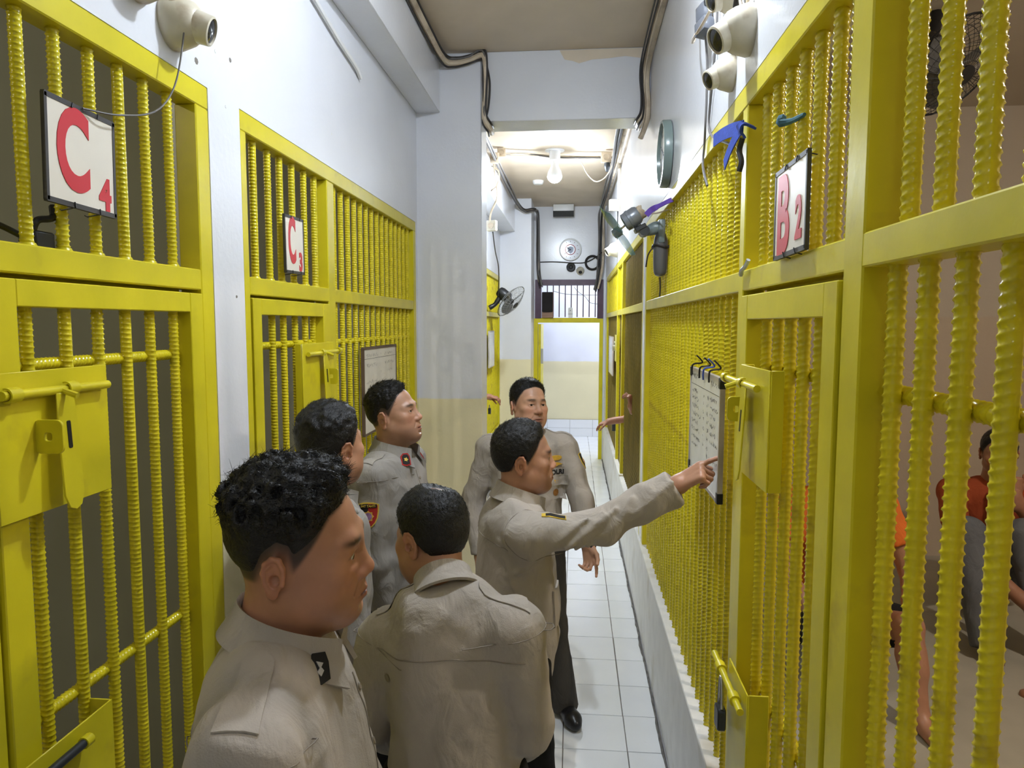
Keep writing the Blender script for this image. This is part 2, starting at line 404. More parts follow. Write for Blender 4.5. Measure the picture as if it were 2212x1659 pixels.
def rounded(w, h, r, n=5):
    pts = []
    for cx, cy, a0 in ((w/2-r, h/2-r, 0), (-w/2+r, h/2-r, PI/2), (-w/2+r, -h/2+r, PI), (w/2-r, -h/2+r, 1.5*PI)):
        for i in range(n+1):
            a = a0 + PI/2*i/n; pts.append((cx + r*math.cos(a), cy + r*math.sin(a)))
    return pts
def ring_plate(w, h, r, hole, d, hy=0.):
    """rounded plate with a round hole"""
    out = rounded(w, h, r, 5); n = len(out)
    ang = [math.atan2(y-hy, x) for x, y in out]
    inn = [(hole*math.cos(a), hy + hole*math.sin(a)) for a in ang]
    V = [(x, y, 0) for x, y in out] + [(x, y, 0) for x, y in inn] + [(x, y, d) for x, y in out] + [(x, y, d) for x, y in inn]
    F = []
    for i in range(n):
        j = (i+1) % n
        F += [(j, i, n+i, n+j), (2*n+i, 2*n+j, 3*n+j, 3*n+i), (i, j, 2*n+j, 2*n+i), (n+j, n+i, 3*n+i, 3*n+j)]
    return V, F
def lock_set(s, door, y0, y1, z0, z1, zb, by0, by1, hasp_y, tab_y, dp=.03, tab_z=None, lw=.056):
    """box plate over the bars, sliding bolt in two staples, hanging hasp with slot, lug with a padlock hole"""
    pl = obj('lock_plate', join(wb(s, y0, y1, z0, z1, dp-.004, dp), wb(s, y0, y0+.004, z0, z1, .002, dp-.004), wb(s, y1-.004, y1, z0, z1, .002, dp-.004)), YEL, door, bevel=.0012)
    sg = 1 if s == 'L' else -1
    X = lambda d: (XL + d) if s == 'L' else (XR - d)
    obj('bolt', join(tube([(X(dp+.012), by0, zb), (X(dp+.012), by1, zb-.002)], .0085, 12), tube([(X(dp+.012), (by0+by1)/2, zb), (X(dp+.045), (by0+by1)/2+.003, zb-.012)], .006, 8)), YEL, door)
    for yy in (by0+.022*(1 if by1 > by0 else -1), by0 + (by1-by0)*.60):
        R = .0135
        pts = [(X(dp + .012 + R*math.cos(a)), yy, zb + R*math.sin(a)) for a in np.linspace(-PI*.62, PI*.62, 12)]
        w = .013
        V, F = [], []
        for p in pts:
            for dyy in (-w, w):
                for k in (0, .0032):
                    c = np.array((X(dp+.012), yy, zb)); q = np.array(p); u = (q-c)/np.linalg.norm(q-c)
                    V.append(tuple(q - u*k + np.array((0, dyy, 0))))
        for i in range(len(pts)-1):
            b = i*4; e = b+4
            F += [(b, b+2, e+2, e), (b+1, e+1, e+3, b+3), (b, e, e+1, b+1), (b+2, b+3, e+3, e+2)]
        obj('staple', (V, F), YEL, door)
    # hasp: strip hanging off the bolt, tilting out of the plane
    h = (zb - .004) - z0 + .004
    out = [(-.022, 0), (.022, 0), (.026, -.35*h), (.026, -.86*h), (.016, -.97*h), (0, -h), (-.016, -.97*h), (-.026, -.86*h), (-.026, -.35*h)]
    M = side(s, hasp_y, zb-.006, dp+.016) @ Matrix.Rotation(math.radians(-3), 4, 'X')
    hs = obj('hasp', xf(prism(out[::-1], .004), M), YEL, door, bevel=.0012)
    obj('hasp_slot', xf(prism(rounded(.010, .052, .003), .0012), M @ Matrix.Translation((0, -.40*h+.01, .0036))), BLACK, hs)
    tz = tab_z if tab_z else zb - .082
    M = aim((X(dp-.002), tab_y, tz), (0, -1, 0)) @ Matrix.Translation(((lw*.46*sg), 0, 0))
    obj('lock_lug', xf(ring_plate(lw, .062, .012, .0085, .006), M), YEL, door, bevel=.001)
def gap_backing(s, y0, y1, parent): obj('gap_backing', join(wb(s, y0, y1, 2.035, 2.095, -.066, -.062), wb(s, y0-.03, y0+.03, .57, 2.06, -.066, -.062), wb(s, y1-.03, y1+.03, .57, 2.06, -.066, -.062)), YEL, parent)  # strips added behind the leaf so the door gaps stay dark
# ------------------------------------------------------------------ near left cell, C4
g = thing('cell_gate', 'yellow barred cell front of the near left cell with the C4 sign', 'gate', (-1.03, 1.0, ZS))
rail('L', 'top_rail', .2, 1.898, ZTI, ZT, g); rail('L', 'transom', .2, 1.835, ZM0, ZM1, g, d1=-.001)
rail('L', 'side_post', 1.835, 1.898, ZS, ZTI, g); rail('L', 'side_post', 1.055, 1.118, ZS, ZTI, g, d1=-.0015); rail('L', 'side_post', .2, .25, ZS, ZTI, g)
XB = XL-.03
YA = [1.262, 1.358, 1.458, 1.555, 1.650, 1.750]
for y in YA: bar('L', ZTI-ZM1, g, (XB, y, ZM1)); weld('L', y, ZM1+.002, g)
for y in np.arange(.33, 1.05, .094):
    bar('L', ZTI-ZM1, g, (XB, y, ZM1)); bar('L', ZM0-ZS, g, (XB, y, ZS))
gap_backing('L', 1.125, 1.829, g)
d = door_leaf('L', 1.125, 1.829, .565, 2.060, 1.190, 1.768, .64, 2.010, g)
YD = [1.247, 1.350, 1.449, 1.545, 1.639, 1.741]
for y in YD: bar('L', 2.010-.64, d, (XB, y, .64))
bar('L', .578, d, (XB-.012, 1.190, 1.90), 'cross_bar', 'y'); bar('L', .578, d, (XB-.012, 1.190, 1.205), 'cross_bar', 'y')
lock_set('L', d, 1.095, 1.386, 1.633, 1.895, 1.857, 1.098, 1.370, 1.238, 1.190)
lp = obj('lower_plate', join(wb('L', 1.10, 1.355, .86, 1.185, .026, .030), wb('L', 1.351, 1.355, .86, 1.185, -.02, .026)), YEL, d, bevel=.0012)
obj('lower_bolt', join(tube([(XL+.045, 1.04, 1.155), (XL+.045, 1.245, 1.155)], .009, 12)), DKGREY, d, label='dark worn lower bolt')
obj('bolt_ferrule', tube([(XL+.045, 1.243, 1.155), (XL+.045, 1.262, 1.155)], .012, 12), YEL, d)
# ------------------------------------------------------------------ second left cell, C3
g = thing('cell_gate', 'yellow barred cell front with the C3 sign between the pier and the column', 'gate', (-1.03, 3.2, ZS))
rail('L', 'top_rail', 2.083, 4.44, ZTI, ZT, g); rail('L', 'transom', 2.122, 4.375, ZM0, ZM1, g, d1=-.001)
rail('L', 'side_post', 2.083, 2.122, ZS, ZTI, g); rail('L', 'side_post', 2.832, 2.912, ZS, ZTI, g, d1=-.0008); rail('L', 'side_post', 4.375, 4.44, ZS, ZTI, g)
for y in [2.225, 2.335, 2.432, 2.540, 2.655, 2.760]: bar('L', ZTI-ZM1, g, (XB, y, ZM1)); weld('L', y, ZM1+.002, g)
for i in range(15):
    y = 2.985 + .0955*i
    bar('L', ZTI-ZM1, g, (XB, y, ZM1)); bar('L', ZM0-ZS, g, (XB, y, ZS))
bar('L', 1.463, g, (XB-.012, 2.912, 1.90), 'cross_bar', 'y')
gap_backing('L', 2.13, 2.826, g)
d = door_leaf('L', 2.130, 2.826, .565, 2.060, 2.190, 2.752, .64, 2.008, g)
for y in [2.34, 2.435, 2.54, 2.64, 2.72]: bar('L', 2.008-.64, d, (XB, y, .64))
bar('L', .562, d, (XB-.012, 2.190, 1.905), 'cross_bar', 'y')
lock_set('L', d, 2.455, 2.785, 1.636, 1.907, 1.870, 2.835, 2.48, 2.64, 2.69, tab_z=1.775)
# ------------------------------------------------------------------ right hand cell, B2
XBR = XR+.035
g = thing('cell_gate', 'yellow barred front of the near right cell with the B2 sign', 'gate', (.49, 2.6, ZS))
rail('R', 'top_rail', .12, 4.60, ZTI, ZT, g); rail('R', 'transom', .12, 4.55, ZM0, ZM1, g, d1=-.001)
for y0, y1 in ((4.53, 4.60), (1.968, 2.02), (1.172, 1.252), (.12, .18)): rail('R', 'side_post', y0, y1, ZS, ZTI, g, d1=-.0005 if y0 > 1 else 0)
for i in range(27):
    y = 2.10 + .0905*i
    bar('R', ZTI-ZM1, g, (XBR, y, ZM1)); bar('R', ZM0-ZS, g, (XBR, y, ZS))
for y in [1.911-.02, 1.80, 1.697, 1.600, 1.503, 1.401, 1.31]: bar('R', ZTI-ZM1, g, (XBR, y, ZM1)); weld('R', y, ZM1+.002, g)
for y in np.arange(1.095, .2, -.0955): bar('R', ZTI-ZM1, g, (XBR, y, ZM1)); bar('R', ZM0-ZS, g, (XBR, y+.03, ZS))
bar('R', .99, g, (XBR+.024, .18, 1.87), 'cross_bar', 'y')
gap_backing('R', 1.262, 1.96, g)
d = door_leaf('R', 1.262, 1.960, .565, 2.056, 1.330, 1.896, .64, 1.993, g)
for y in [1.845, 1.74, 1.645, 1.55, 1.45, 1.375]: bar('R', 1.993-.64, d, (XBR, y, .64))
bar('R', .566, d, (XBR+.024, 1.330, 1.87), 'cross_bar', 'y'); bar('R', .566, d, (XBR+.024, 1.330, 1.01), 'cross_bar', 'y')
lock_set('R', d, 1.552, 1.812, 1.612, 1.880, 1.838, 1.945, 1.605, 1.700, 1.785, dp=.034, tab_z=1.770, lw=.042)
obj('lower_plate', join(wb('R', 1.665, 1.86, .62, 1.09, .028, .032), wb('R', 1.665, 1.669, .62, 1.09, -.02, .028)), YEL, d, bevel=.0012)
obj('lower_bolt', join(tube([(XR-.048, 1.97, 1.05), (XR-.048, 1.66, 1.05)], .009, 12), tube([(XR-.048, 1.90, 1.05), (XR-.048, 1.87, 1.05)], .0145, 12), tube([(XR-.048, 1.74, 1.05), (XR-.048, 1.71, 1.05)], .0145, 12)), YEL, d)
pk = thing('padlock', 'dark closed padlock hanging on the lower bolt of the B2 door', 'padlock', (XR-.055, 1.84, .90))
obj('lock_body', xf(prism(rounded(.05, .062, .012), .022), side('R', 1.84, .935, .045)), DKGREY, pk, bevel=.003)
obj('shackle', tube([(XR-.056, 1.84+.017*math.cos(a), .966 + .080*math.sin(a)) for a in np.linspace(0, PI, 12)], .0045, 8), STEEL, pk)
# ------------------------------------------------------------------ cell fronts further off: bars too small to pick apart
def far_bars(s, y0, y1, z0, z1, parent, step=.09, m=None):
    parts = []
    X = (XL-.03) if s == 'L' else (XR+.035)
    for y in np.arange(y0+.045, y1, step):
        k = int((z1-z0)/.02); zz = np.linspace(z0, z1, k)
        parts.append(tube([(X, y, z) for z in zz], [.0115 + .003*(i % 2) for i in range(k)], n=6))
    o = obj('bars', join(*parts), m or YELB, parent, kind='stuff', smooth=True, angle=0)
    return o
g = thing('cell_gate', 'yellow barred front of the far left cell beyond the column', 'gate', (-1.03, 7.3, ZS))
for y0, y1 in ((5.1, 5.16), (7.9, 7.96), (9.5, 9.56)): rail('L', 'side_post', y0, y1, ZS, ZTI, g)
rail('L', 'top_rail', 5.1, 9.56, ZTI, ZT, g); rail('L', 'transom', 5.16, 9.5, ZM0, ZM1, g, d1=-.001); rail('L', 'bottom_rail', 5.16, 9.5, ZS, ZS+.07, g, d1=-.001)
far_bars('L', 5.16, 7.9, ZM1, ZTI, g); far_bars('L', 7.96, 9.5, ZM1, ZTI, g); far_bars('L', 5.16, 7.9, ZS+.07, ZM0, g); far_bars('L', 7.96, 9.5, ZS+.07, ZM0, g)
lk = thing('padlock', 'dark padlock on the gate of the far left cell', 'padlock', (XL+.03, 8.12, .93))
obj('lock_body', xf(prism(rounded(.05, .07, .012), .03), side('L', 8.12, .965, .015)), DKGREY, lk, bevel=.003)
obj('shackle', tube([(XL+.03, 8.12+.017*math.cos(a), 1.0 + .035*math.sin(a)) for a in np.linspace(0, PI, 10)], .0045, 8), STEEL, lk)
g = thing('cell_gate', 'yellow barred front of the far right cell near the end doorway', 'gate', (.49, 7.3, ZS))
for y0, y1 in ((4.72, 4.79), (6.72, 6.80), (7.45, 7.53), (9.78, 9.86)): rail('R', 'side_post', y0, y1, ZS, ZTI, g)
rail('R', 'top_rail', 4.72, 9.86, ZTI, ZT, g); rail('R', 'transom', 4.79, 9.78, ZM0, ZM1, g, d1=-.001)
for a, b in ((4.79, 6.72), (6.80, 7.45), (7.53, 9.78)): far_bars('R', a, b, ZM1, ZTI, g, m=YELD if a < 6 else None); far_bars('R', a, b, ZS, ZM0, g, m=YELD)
obj('lock_plate', wb('R', 7.1, 7.4, 1.6, 1.87, .02, .026), YEL, g, bevel=.001)
lk = thing('padlock', 'small padlock on the upper bolt of the far right cell gate', 'padlock', (XR-.04, 7.35, 1.70))
obj('lock_body', xf(prism(rounded(.05, .06, .01), .03), side('R', 7.35, 1.735, .022)), STEEL, lk, bevel=.003)
obj('shackle', tube([(XR-.030, 7.35+.017*math.cos(a), 1.765 + .035*math.sin(a)) for a in np.linspace(0, PI, 10)], .005, 8), STEEL, lk)
lk = thing('padlock', 'lower padlock of the far right cell gate beside the outstretched arm', 'padlock', (XR-.04, 7.5, .84))
obj('lock_body', xf(prism(rounded(.06, .08, .01), .035), side('R', 7.5, .885, .003)), DKGREY, lk, bevel=.003)
obj('shackle', tube([(XR-.018, 7.5+.02*math.cos(a), .925 + .04*math.sin(a)) for a in np.linspace(0, PI, 10)], .006, 8), STEEL, lk)
# ------------------------------------------------------------------ end doorway: barred window over an open yellow door
w = struct('window_1', join(box(-.56, -.47, YE-.02, YE+.12, 2.06, 2.62), box(.34, .425, YE-.02, YE+.12, 2.06, 2.62), box(-.47, .34, YE-.02, YE+.12, 2.54, 2.62)), PURPLE, 'dark purple framed barred opening over the far doorway', 'window', smooth=False)
for i in range(9):
    x = -.385 + .087*i
    obj('window_bar', box(x-.008, x+.008, YE+.03, YE+.05, 2.08, 2.54), PURPLE, w)
dr = struct('door_1', join(box(-.575, -.52, YE-.015, YE+.1, 0, 2.06), box(.375, .425, YE-.015, YE+.1, 0, 2.06), box(-.52, .375, YE-.015, YE+.1, 2.0, 2.07)), YEL, 'yellow steel frame of the far doorway', 'door frame', smooth=False)
lf = obj('door_leaf', join(box(-.515, -.475, YE+.02, YE+.12, 0.02, 1.98), box(-.515, -.475, YE+.12, YE+.9, .02, 1.98)), YEL, dr)
obj('leaf_lock', join(box(-.475, -.44, YE+.0, YE+.06, 1.40, 1.62)), STEEL, dr)
# ================================================================== fill bulbs added inside the left cells (out of view)
bulb('ceiling_lamp', 'dim fill bulb added on the ceiling of the near left cell, out of view', (-2.2, .3, 3.12), E_CELL*.26, 3.3, col=(1, .93, .78))
bulb('ceiling_lamp', 'dim fill bulb added on the ceiling of the second left cell, out of view', (-2.2, 2.4, 3.12), E_CELL*.26, 3.3, col=(1, .93, .82))
bulb('ceiling_lamp', 'dim bulb on the ceiling of the far right cell, out of view', (1.5, 7.2, 3.12), E_CELL*.5, 3.3, col=(1, .86, .66))
# ================================================================== cell number signs
def sign(label, s, y, z, w, h, big, small, off, tilt, tie_dz):
    t = thing('cell_sign', label, 'sign', (side(s, y, z, off).translation.x, y, z-h/2))
    M = side(s, y, z, off) @ Matrix.Rotation(tilt, 4, 'Z')
    obj('card', xf(box(-w/2, w/2, -h/2, h/2, 0, .006), M), SIGN, t, bevel=.001)
    b = .007
    obj('tape_border', xf(join(box(-w/2-.002, w/2+.002, h/2-b, h/2+.003, -.001, .0072), box(-w/2-.002, w/2+.002, -h/2-.003, -h/2+b, -.001, .0072), box(-w/2-.003, -w/2+b*.6, -h/2, h/2, -.001, .0072), box(w/2-b*.6, w/2+.003, -h/2, h/2, -.001, .0072)), M), TAPE, t)
    for txt, sz, dx, dy, bold, sx in big + small:
        vf = text_vf(txt, sz, .0006, bold)
        A = np.array(vf[0]); c = (A.min(0)+A.max(0))/2
        vf = ([((p[0]-c[0])*sx, p[1]-c[1], p[2]) for p in vf[0]], vf[1])
        obj('letter' if txt.isalpha() else 'numeral', xf(vf, M @ Matrix.Translation((dx, dy, .0068))), RED, t, smooth=False)
    for dx in (-.03, .045):
        for sy in (1, -1):
            p = [M @ Vector((dx + a, sy*(h/2-.004) + b2, c2)) for a, b2, c2 in ((0, -sy*.004, .009), (.004, sy*.006, .008), (.0, sy*.012, -.02), (.006, sy*.008, -.03))]
            obj('wire_tie', tube(p, .0014, 5), BLACK, t)
sign('square C4 sign with a red letter wired to the near left bars', 'L', 1.378, 2.312, .198, .200, [('C', .218, -.026, .012, .007, .62)], [('4', .088, .066, -.058, .004, .80)], .0, math.radians(-1.5), 0)
sign('square C3 sign with a red letter on the second left cell', 'L', 2.463, 2.258, .165, .195, [('C', .218, -.024, .016, .006, .44)], [('3', .088, .050, -.056, .004, .75)], .002, math.radians(1), 0)
sign('square B2 sign with a red letter wired above the right hand cell door', 'R', 1.525, 2.218, .210, .186, [('B', .226, -.040, -.004, .007, .70)], [('2', .115, .062, -.026, .004, .72)], .006, math.radians(1.0), 0)
# ================================================================== notice boards with handwriting
def scribble(w, h, rows, seed, ink_w=.0026, colsx=((.06, .40), (.47, .52), (.60, .66), (.70, .95))):
    rnd = random.Random(seed); V, F = [], []
    def stroke(x0, y0, x1, y1):
        dx, dy = x1-x0, y1-y0; l = math.hypot(dx, dy) or 1; nx, ny = -dy/l*ink_w/2, dx/l*ink_w/2
        o = len(V); V.extend([(x0+nx, y0+ny, 0), (x0-nx, y0-ny, 0), (x1-nx, y1-ny, 0), (x1+nx, y1+ny, 0)]); F.append((o, o+1, o+2, o+3))
    for (ry, ch, span) in rows:
        for (a, b) in colsx:
            if rnd.random() > span: continue
            x = -w/2 + a*w + rnd.uniform(0, .02)*w; end = -w/2 + (a + (b-a)*rnd.uniform(.6, 1))*w
            y = h/2 - ry*h
            while x < end:
                cw = ch*rnd.uniform(.4, .8); px, py = x, y + rnd.uniform(0, ch)
                for _ in range(rnd.randint(2, 4)):
                    qx, qy = x + rnd.uniform(0, cw), y + rnd.uniform(0, ch); stroke(px, py, qx, qy); px, py = qx, qy
                x += cw + ch*.25
    return V, F
def board(label, s, y, z, w, h, off, seed, rows, head=True, face=BOARD, ink=INK, frame=None, tilt=0., corners=True):
    t = thing('notice_board', label, 'board', (side(s, y, z, off).translation.x, y, z-h/2))
    M = side(s, y, z, off) @ Matrix.Rotation(tilt, 4, 'Z')
    obj('panel', xf(box(-w/2, w/2, -h/2, h/2, 0, .008), M), face, t, bevel=.001)
    fm = frame or mat('board_edge_aluminium', (.45, .40, .33), rough=.4, var=.2)
    obj('edge_frame', xf(join(box(-w/2-.006, w/2+.006, h/2-.004, h/2+.008, -.004, .011), box(-w/2-.006, w/2+.006, -h/2-.008, -h/2+.003, -.004, .011), box(-w/2-.008, -w/2+.003, -h/2, h/2, -.004, .011), box(w/2-.003, w/2+.008, -h/2, h/2, -.004, .011)), M), fm, t)
    if corners:
        for sx in (-1, 1):
            for sy in (-1, 1):
                obj('corner_cap', xf(box(sx*(w/2+.009), sx*(w/2-.014), sy*(h/2+.009), sy*(h/2-.025), -.006, .0125), M), BLACK, t, bevel=.002)
    obj('handwriting', xf(scribble(w, h, rows, seed), M @ Matrix.Translation((0, 0, .0083))), ink, t, smooth=False)
    if head:
        obj('ruled_line', xf(box(-w/2+.006, w/2-.006, h/2-.050, h/2-.0485, .008, .0085), M), INK, t)
    return t, M
rw = [(.085, .020, .8)] + [(.22 + .075*i, .017 if i < 6 else .014, .9) for i in range(8)]
t, M = board('whiteboard of black handwriting hung on the right hand bars, being pointed at', 'R', 2.378, 1.634, .520, .362, .012, 3, rw, tilt=math.radians(-.4))
for i, (u, c) in enumerate([(-.20, BLACK), (-.05, BLACK), (.02, mat('blue_tie', (.05, .10, .45), rough=.5, var=.1)), (.12, BLACK)]):
    p = [M @ Vector((u + a, (.181 + b*.7), c2)) for a, b, c2 in ((-.012, -.025, .014), (-.002, .006, .016), (.004, .03, .012), (-.008, .036, -.02), (.006, .055, -.012), (.016, .075, .004))]
    obj('wire_tie', tube(smooth_path(p, 4), .003, 6), c, t)
rw = [(.10, .016, .8)] + [(.22 + .10*i, .018, .55) for i in range(7)]
board('worn paper list board on the bars of the C3 cell behind the officers', 'L', 3.55, 1.655, .60, .41, .006, 11, rw, head=True, face=mat('yellowed_paper', (.70, .66, .57), rough=.6, var=.08, dirt=(.45, .38, .28), dscale=4, dlo=.58, dhi=.85), ink=INKF, frame=mat('brown_board_edge', (.12, .08, .05), rough=.6, var=.2), corners=False)
board('white list board on the far left cell gate', 'L', 8.45, 1.68, .52, .42, .01, 5, rw, head=False, ink=INKF, corners=False)
board('white list board on the far right cell gate', 'R', 8.30, 1.62, .75, .42, .012, 6, rw, head=False, ink=INKF, corners=False)
# ================================================================== cameras on the walls
def cctv(label, s, y, z, aimdir, sc=1., rust=False, cat='camera', offx=0.):
    t = thing('security_camera', label, cat, tuple(side(s, y, z).translation))
    M = side(s, y, z)
    obj('mount_base', lathe([(.064*sc, 0), (.066*sc, .010*sc), (.062*sc, .024*sc), (.056*sc, .045*sc), (.046*sc, .064*sc), (.030*sc, .076*sc), (.010*sc, .081*sc)], 26, M), IVORY, t)
    c = M @ Vector((0, -.004, .050*sc))
    A = aim(c, aimdir)
    obj('lens_barrel', lathe([(.016*sc, -.02*sc), (.036*sc, -.012*sc), (.040*sc, .005*sc), (.036*sc, .051*sc), (.031*sc, .053*sc), (.030*sc, .047*sc), (.004, .045*sc)], 24, A), IVORY, t)
    obj('lens', lathe([(.0295*sc, .0455*sc), (.0290*sc, .0485*sc), (.018*sc, .0515*sc), (.002, .053*sc)], 20, A), LENS, t)
    return t
cctv('ivory dome camera on the left wall above the C4 gate, lens to the right', 'L', 1.735, 2.722, (.88, .20, -.28), 1.0)
cctv('ivory dome camera at the top left corner, cut by the picture edge', 'L', 1.590, 2.775, (.80, .05, -.50), 1.0)
cctv('large ivory camera on the right wall above the B2 gate', 'R', 1.955, 2.745, (-.80, -.22, -.45), 1.0)
cctv('small rusty ivory camera just below the large one on the right wall', 'R', 2.16, 2.705, (-.85, -.25, -.42), .78)
cctv('ivory camera on the right wall cut by the top edge', 'R', 2.12, 2.905, (-.85, -.2, -.35), .80)
cctv('white camera on the far right wall below the fan', 'R', 7.55, 2.76, (-.85, -.25, -.45), 1.25)
# ================================================================== wires hanging by the cameras
def cord(name, label, pts, r, m, cat='cable', sub=6, parent=None, n=6, group=None):
    o = obj(name, tube(smooth_path(pts, sub), r, n), m, parent)
    if parent is None: tag(o, label, cat, group)
    return o
cord('hanging_wire', 'thin grey wire looping from the left camera down to the C4 sign', [(-.99, 1.72, 2.80), (-.95, 1.708, 2.764), (-.95, 1.698, 2.673), (-.952, 1.655, 2.545), (-.955, 1.575, 2.462), (-.965, 1.456, 2.420), (-.99, 1.38, 2.412)], .0022, CABLEG)
ad = thing('power_adapter', 'black plug adapter hanging in grey wire on the right wall by the cameras', 'adapter', (.43, 2.49, 2.94))
obj('adapter_block', xf(join(box(-.030, .030, -.05, .0, -.02, .02), box(-.024, .026, 0, .055, -.016, .018)), side('R', 2.49, 2.99, .03) @ Matrix.Rotation(.25, 4, 'Z') @ Matrix.Rotation(.4, 4, 'Y')), mat('adapter_grey', (.09, .095, .11), rough=.25, var=.1), ad, bevel=.005, bseg=2)
obj('adapter_pin', tube([(.425, 2.475, 3.03), (.43, 2.46, 3.10)], .006, 8), BLACK, ad)
cord('hanging_wire', 'grey wire hanging from the black adapter down over the right hand bars', [(.43, 2.49, 2.95), (.44, 2.50, 2.86), (.443, 2.51, 2.74), (.443, 2.52, 2.66), (.448, 2.56, 2.60), (.446, 2.57, 2.54), (.438, 2.48, 2.48), (.44, 2.44, 2.44)], .0042, CABLEG)
cord('hanging_wire', 'second grey wire crossing to the blue strap on the right hand gate', [(.44, 2.36, 3.10), (.445, 2.37, 2.95), (.445, 2.41, 2.80), (.447, 2.48, 2.66), (.445, 2.42, 2.60), (.44, 2.25, 2.54), (.44, 2.10, 2.49)], .0042, CABLEG)
cord('hanging_wire', 'cream cable looping under the black adapter', [(.44, 2.72, 3.06), (.42, 2.66, 2.99), (.40, 2.56, 2.955), (.41, 2.40, 2.95), (.435, 2.26, 2.99), (.45, 2.16, 3.05)], .0052, CABLE)
cord('hanging_wire', 'pair of cream cables feeding the cameras on the right wall', [(.448, 2.02, 3.02), (.44, 1.99, 2.90), (.435, 2.0, 2.84), (.44, 1.95, 2.80), (.45, 1.90, 2.95), (.45, 1.86, 3.05)], .0045, CABLE)
cord('hanging_wire', 'black cable tangle above the large right camera', [(.448, 2.08, 3.0), (.435, 2.06, 2.92), (.43, 2.02, 2.87), (.432, 2.05, 2.84), (.44, 2.0, 2.86), (.44, 1.94, 2.93), (.45, 1.92, 3.02)], .006, CABLEK)
bx2 = thing('power_adapter', 'small black adapter resting on the C4 transom behind the bars', 'adapter', (-1.05, 1.32, ZM1))
obj('adapter_block', box(-1.075, -1.035, 1.292, 1.345, ZM1, ZM1+.035), BLACK, bx2, bevel=.004)
obj('adapter_cord', tube(smooth_path([(-1.05, 1.30, ZM1+.03), (-1.045, 1.31, ZM1+.055), (-1.04, 1.345, ZM1+.065), (-1.05, 1.36, ZM1+.09)], 5), .007, 7), BLACK, bx2)
obj('adapter_cord', tube(smooth_path([(-1.06, 1.295, ZM1+.02), (-1.06, 1.24, ZM1+.035), (-1.07, 1.16, ZM1+.055)], 5), .006, 7), BLACK, bx2)
# blue strap tied round the right hand gate
st = thing('blue_strap', 'bright blue cloth strap tied to the right hand gate post', 'strap', (.44, 1.98, 2.44))
BLUE = mat('blue_cloth', (.035, .075, .42), rough=.8, var=.15, scale=60, bump=.3, bscale=300)
def ribbon(pts, w, wdir, th=.003):
    P = smooth_path(pts, 5); V, F = [], []
    wd2 = Vector(wdir).normalized()
    for i, p in enumerate(P):
        t = Vector(P[min(i+1, len(P)-1)] - P[max(i-1, 0)]).normalized(); u = (wd2 - t*wd2.dot(t)).normalized(); nn = t.cross(u)
        for a, b in ((-1, -1), (1, -1), (1, 1), (-1, 1)): V.append(tuple(Vector(p) + u*a*w/2 + nn*b*th/2))
    for i in range(len(P)-1):
        for j in range(4): F.append((i*4+j, i*4+(j+1) % 4, i*4+4+(j+1) % 4, i*4+4+j))
    F += [(3, 2, 1, 0), tuple(range(len(P)*4-4, len(P)*4))]
    return V, F
obj('strap_end', ribbon([(.436, 1.93, 2.492), (.430, 2.03, 2.512), (.425, 2.14, 2.528), (.420, 2.24, 2.536)], .036, (0, -.15, 1)), BLUE, st)
obj('strap_end', ribbon([(.434, 1.935, 2.495), (.428, 1.985, 2.478), (.424, 2.04, 2.455), (.422, 2.085, 2.430)], .036, (0, .5, .85)), BLUE, st)
obj('strap_knot', ribbon([(.44, 1.955, 2.48), (.428, 1.935, 2.49), (.435, 1.925, 2.50), (.465, 1.93, 2.49)], .035, (0, .9, .4), .006), BLUE, st)
obj('strap_frayed_tail', tube(smooth_path([(.44, 1.95, 2.47), (.436, 1.965, 2.44), (.44, 1.955, 2.41), (.436, 1.96, 2.385)], 4), .008, 6), BLACK, st)
kn = thing('cloth_knot', 'small blue green rag knotted on an upper bar beside the B2 sign', 'rag', (.475, 1.66, 2.43))
obj('knot', tube(smooth_path([(.47, 1.70, 2.435), (.462, 1.67, 2.44), (.458, 1.66, 2.428), (.47, 1.64, 2.425), (.475, 1.61, 2.422), (.48, 1.57, 2.42)], 4), [.003, .005, .006, .009, .010, .011, .010, .011, .010, .009, .008, .007, .007, .006, .006, .006, .006, .006, .005, .005, .004][:21], 7), mat('teal_rag', (.05, .13, .17), rough=.9, var=.3), kn)
rg = thing('cloth_knot', 'scrap of pale plastic caught on the right hand transom', 'rag', (XR-.005, 1.93, ZM1))
obj('knot', tube(smooth_path([(XR-.006, 1.965, ZM1-.012), (XR-.010, 1.94, ZM1-.002), (XR-.008, 1.91, ZM1+.006), (XR-.004, 1.895, ZM1+.022)], 4), .006, 6), mat('pale_plastic_scrap', (.45, .48, .55), rough=.5, var=.2), rg)
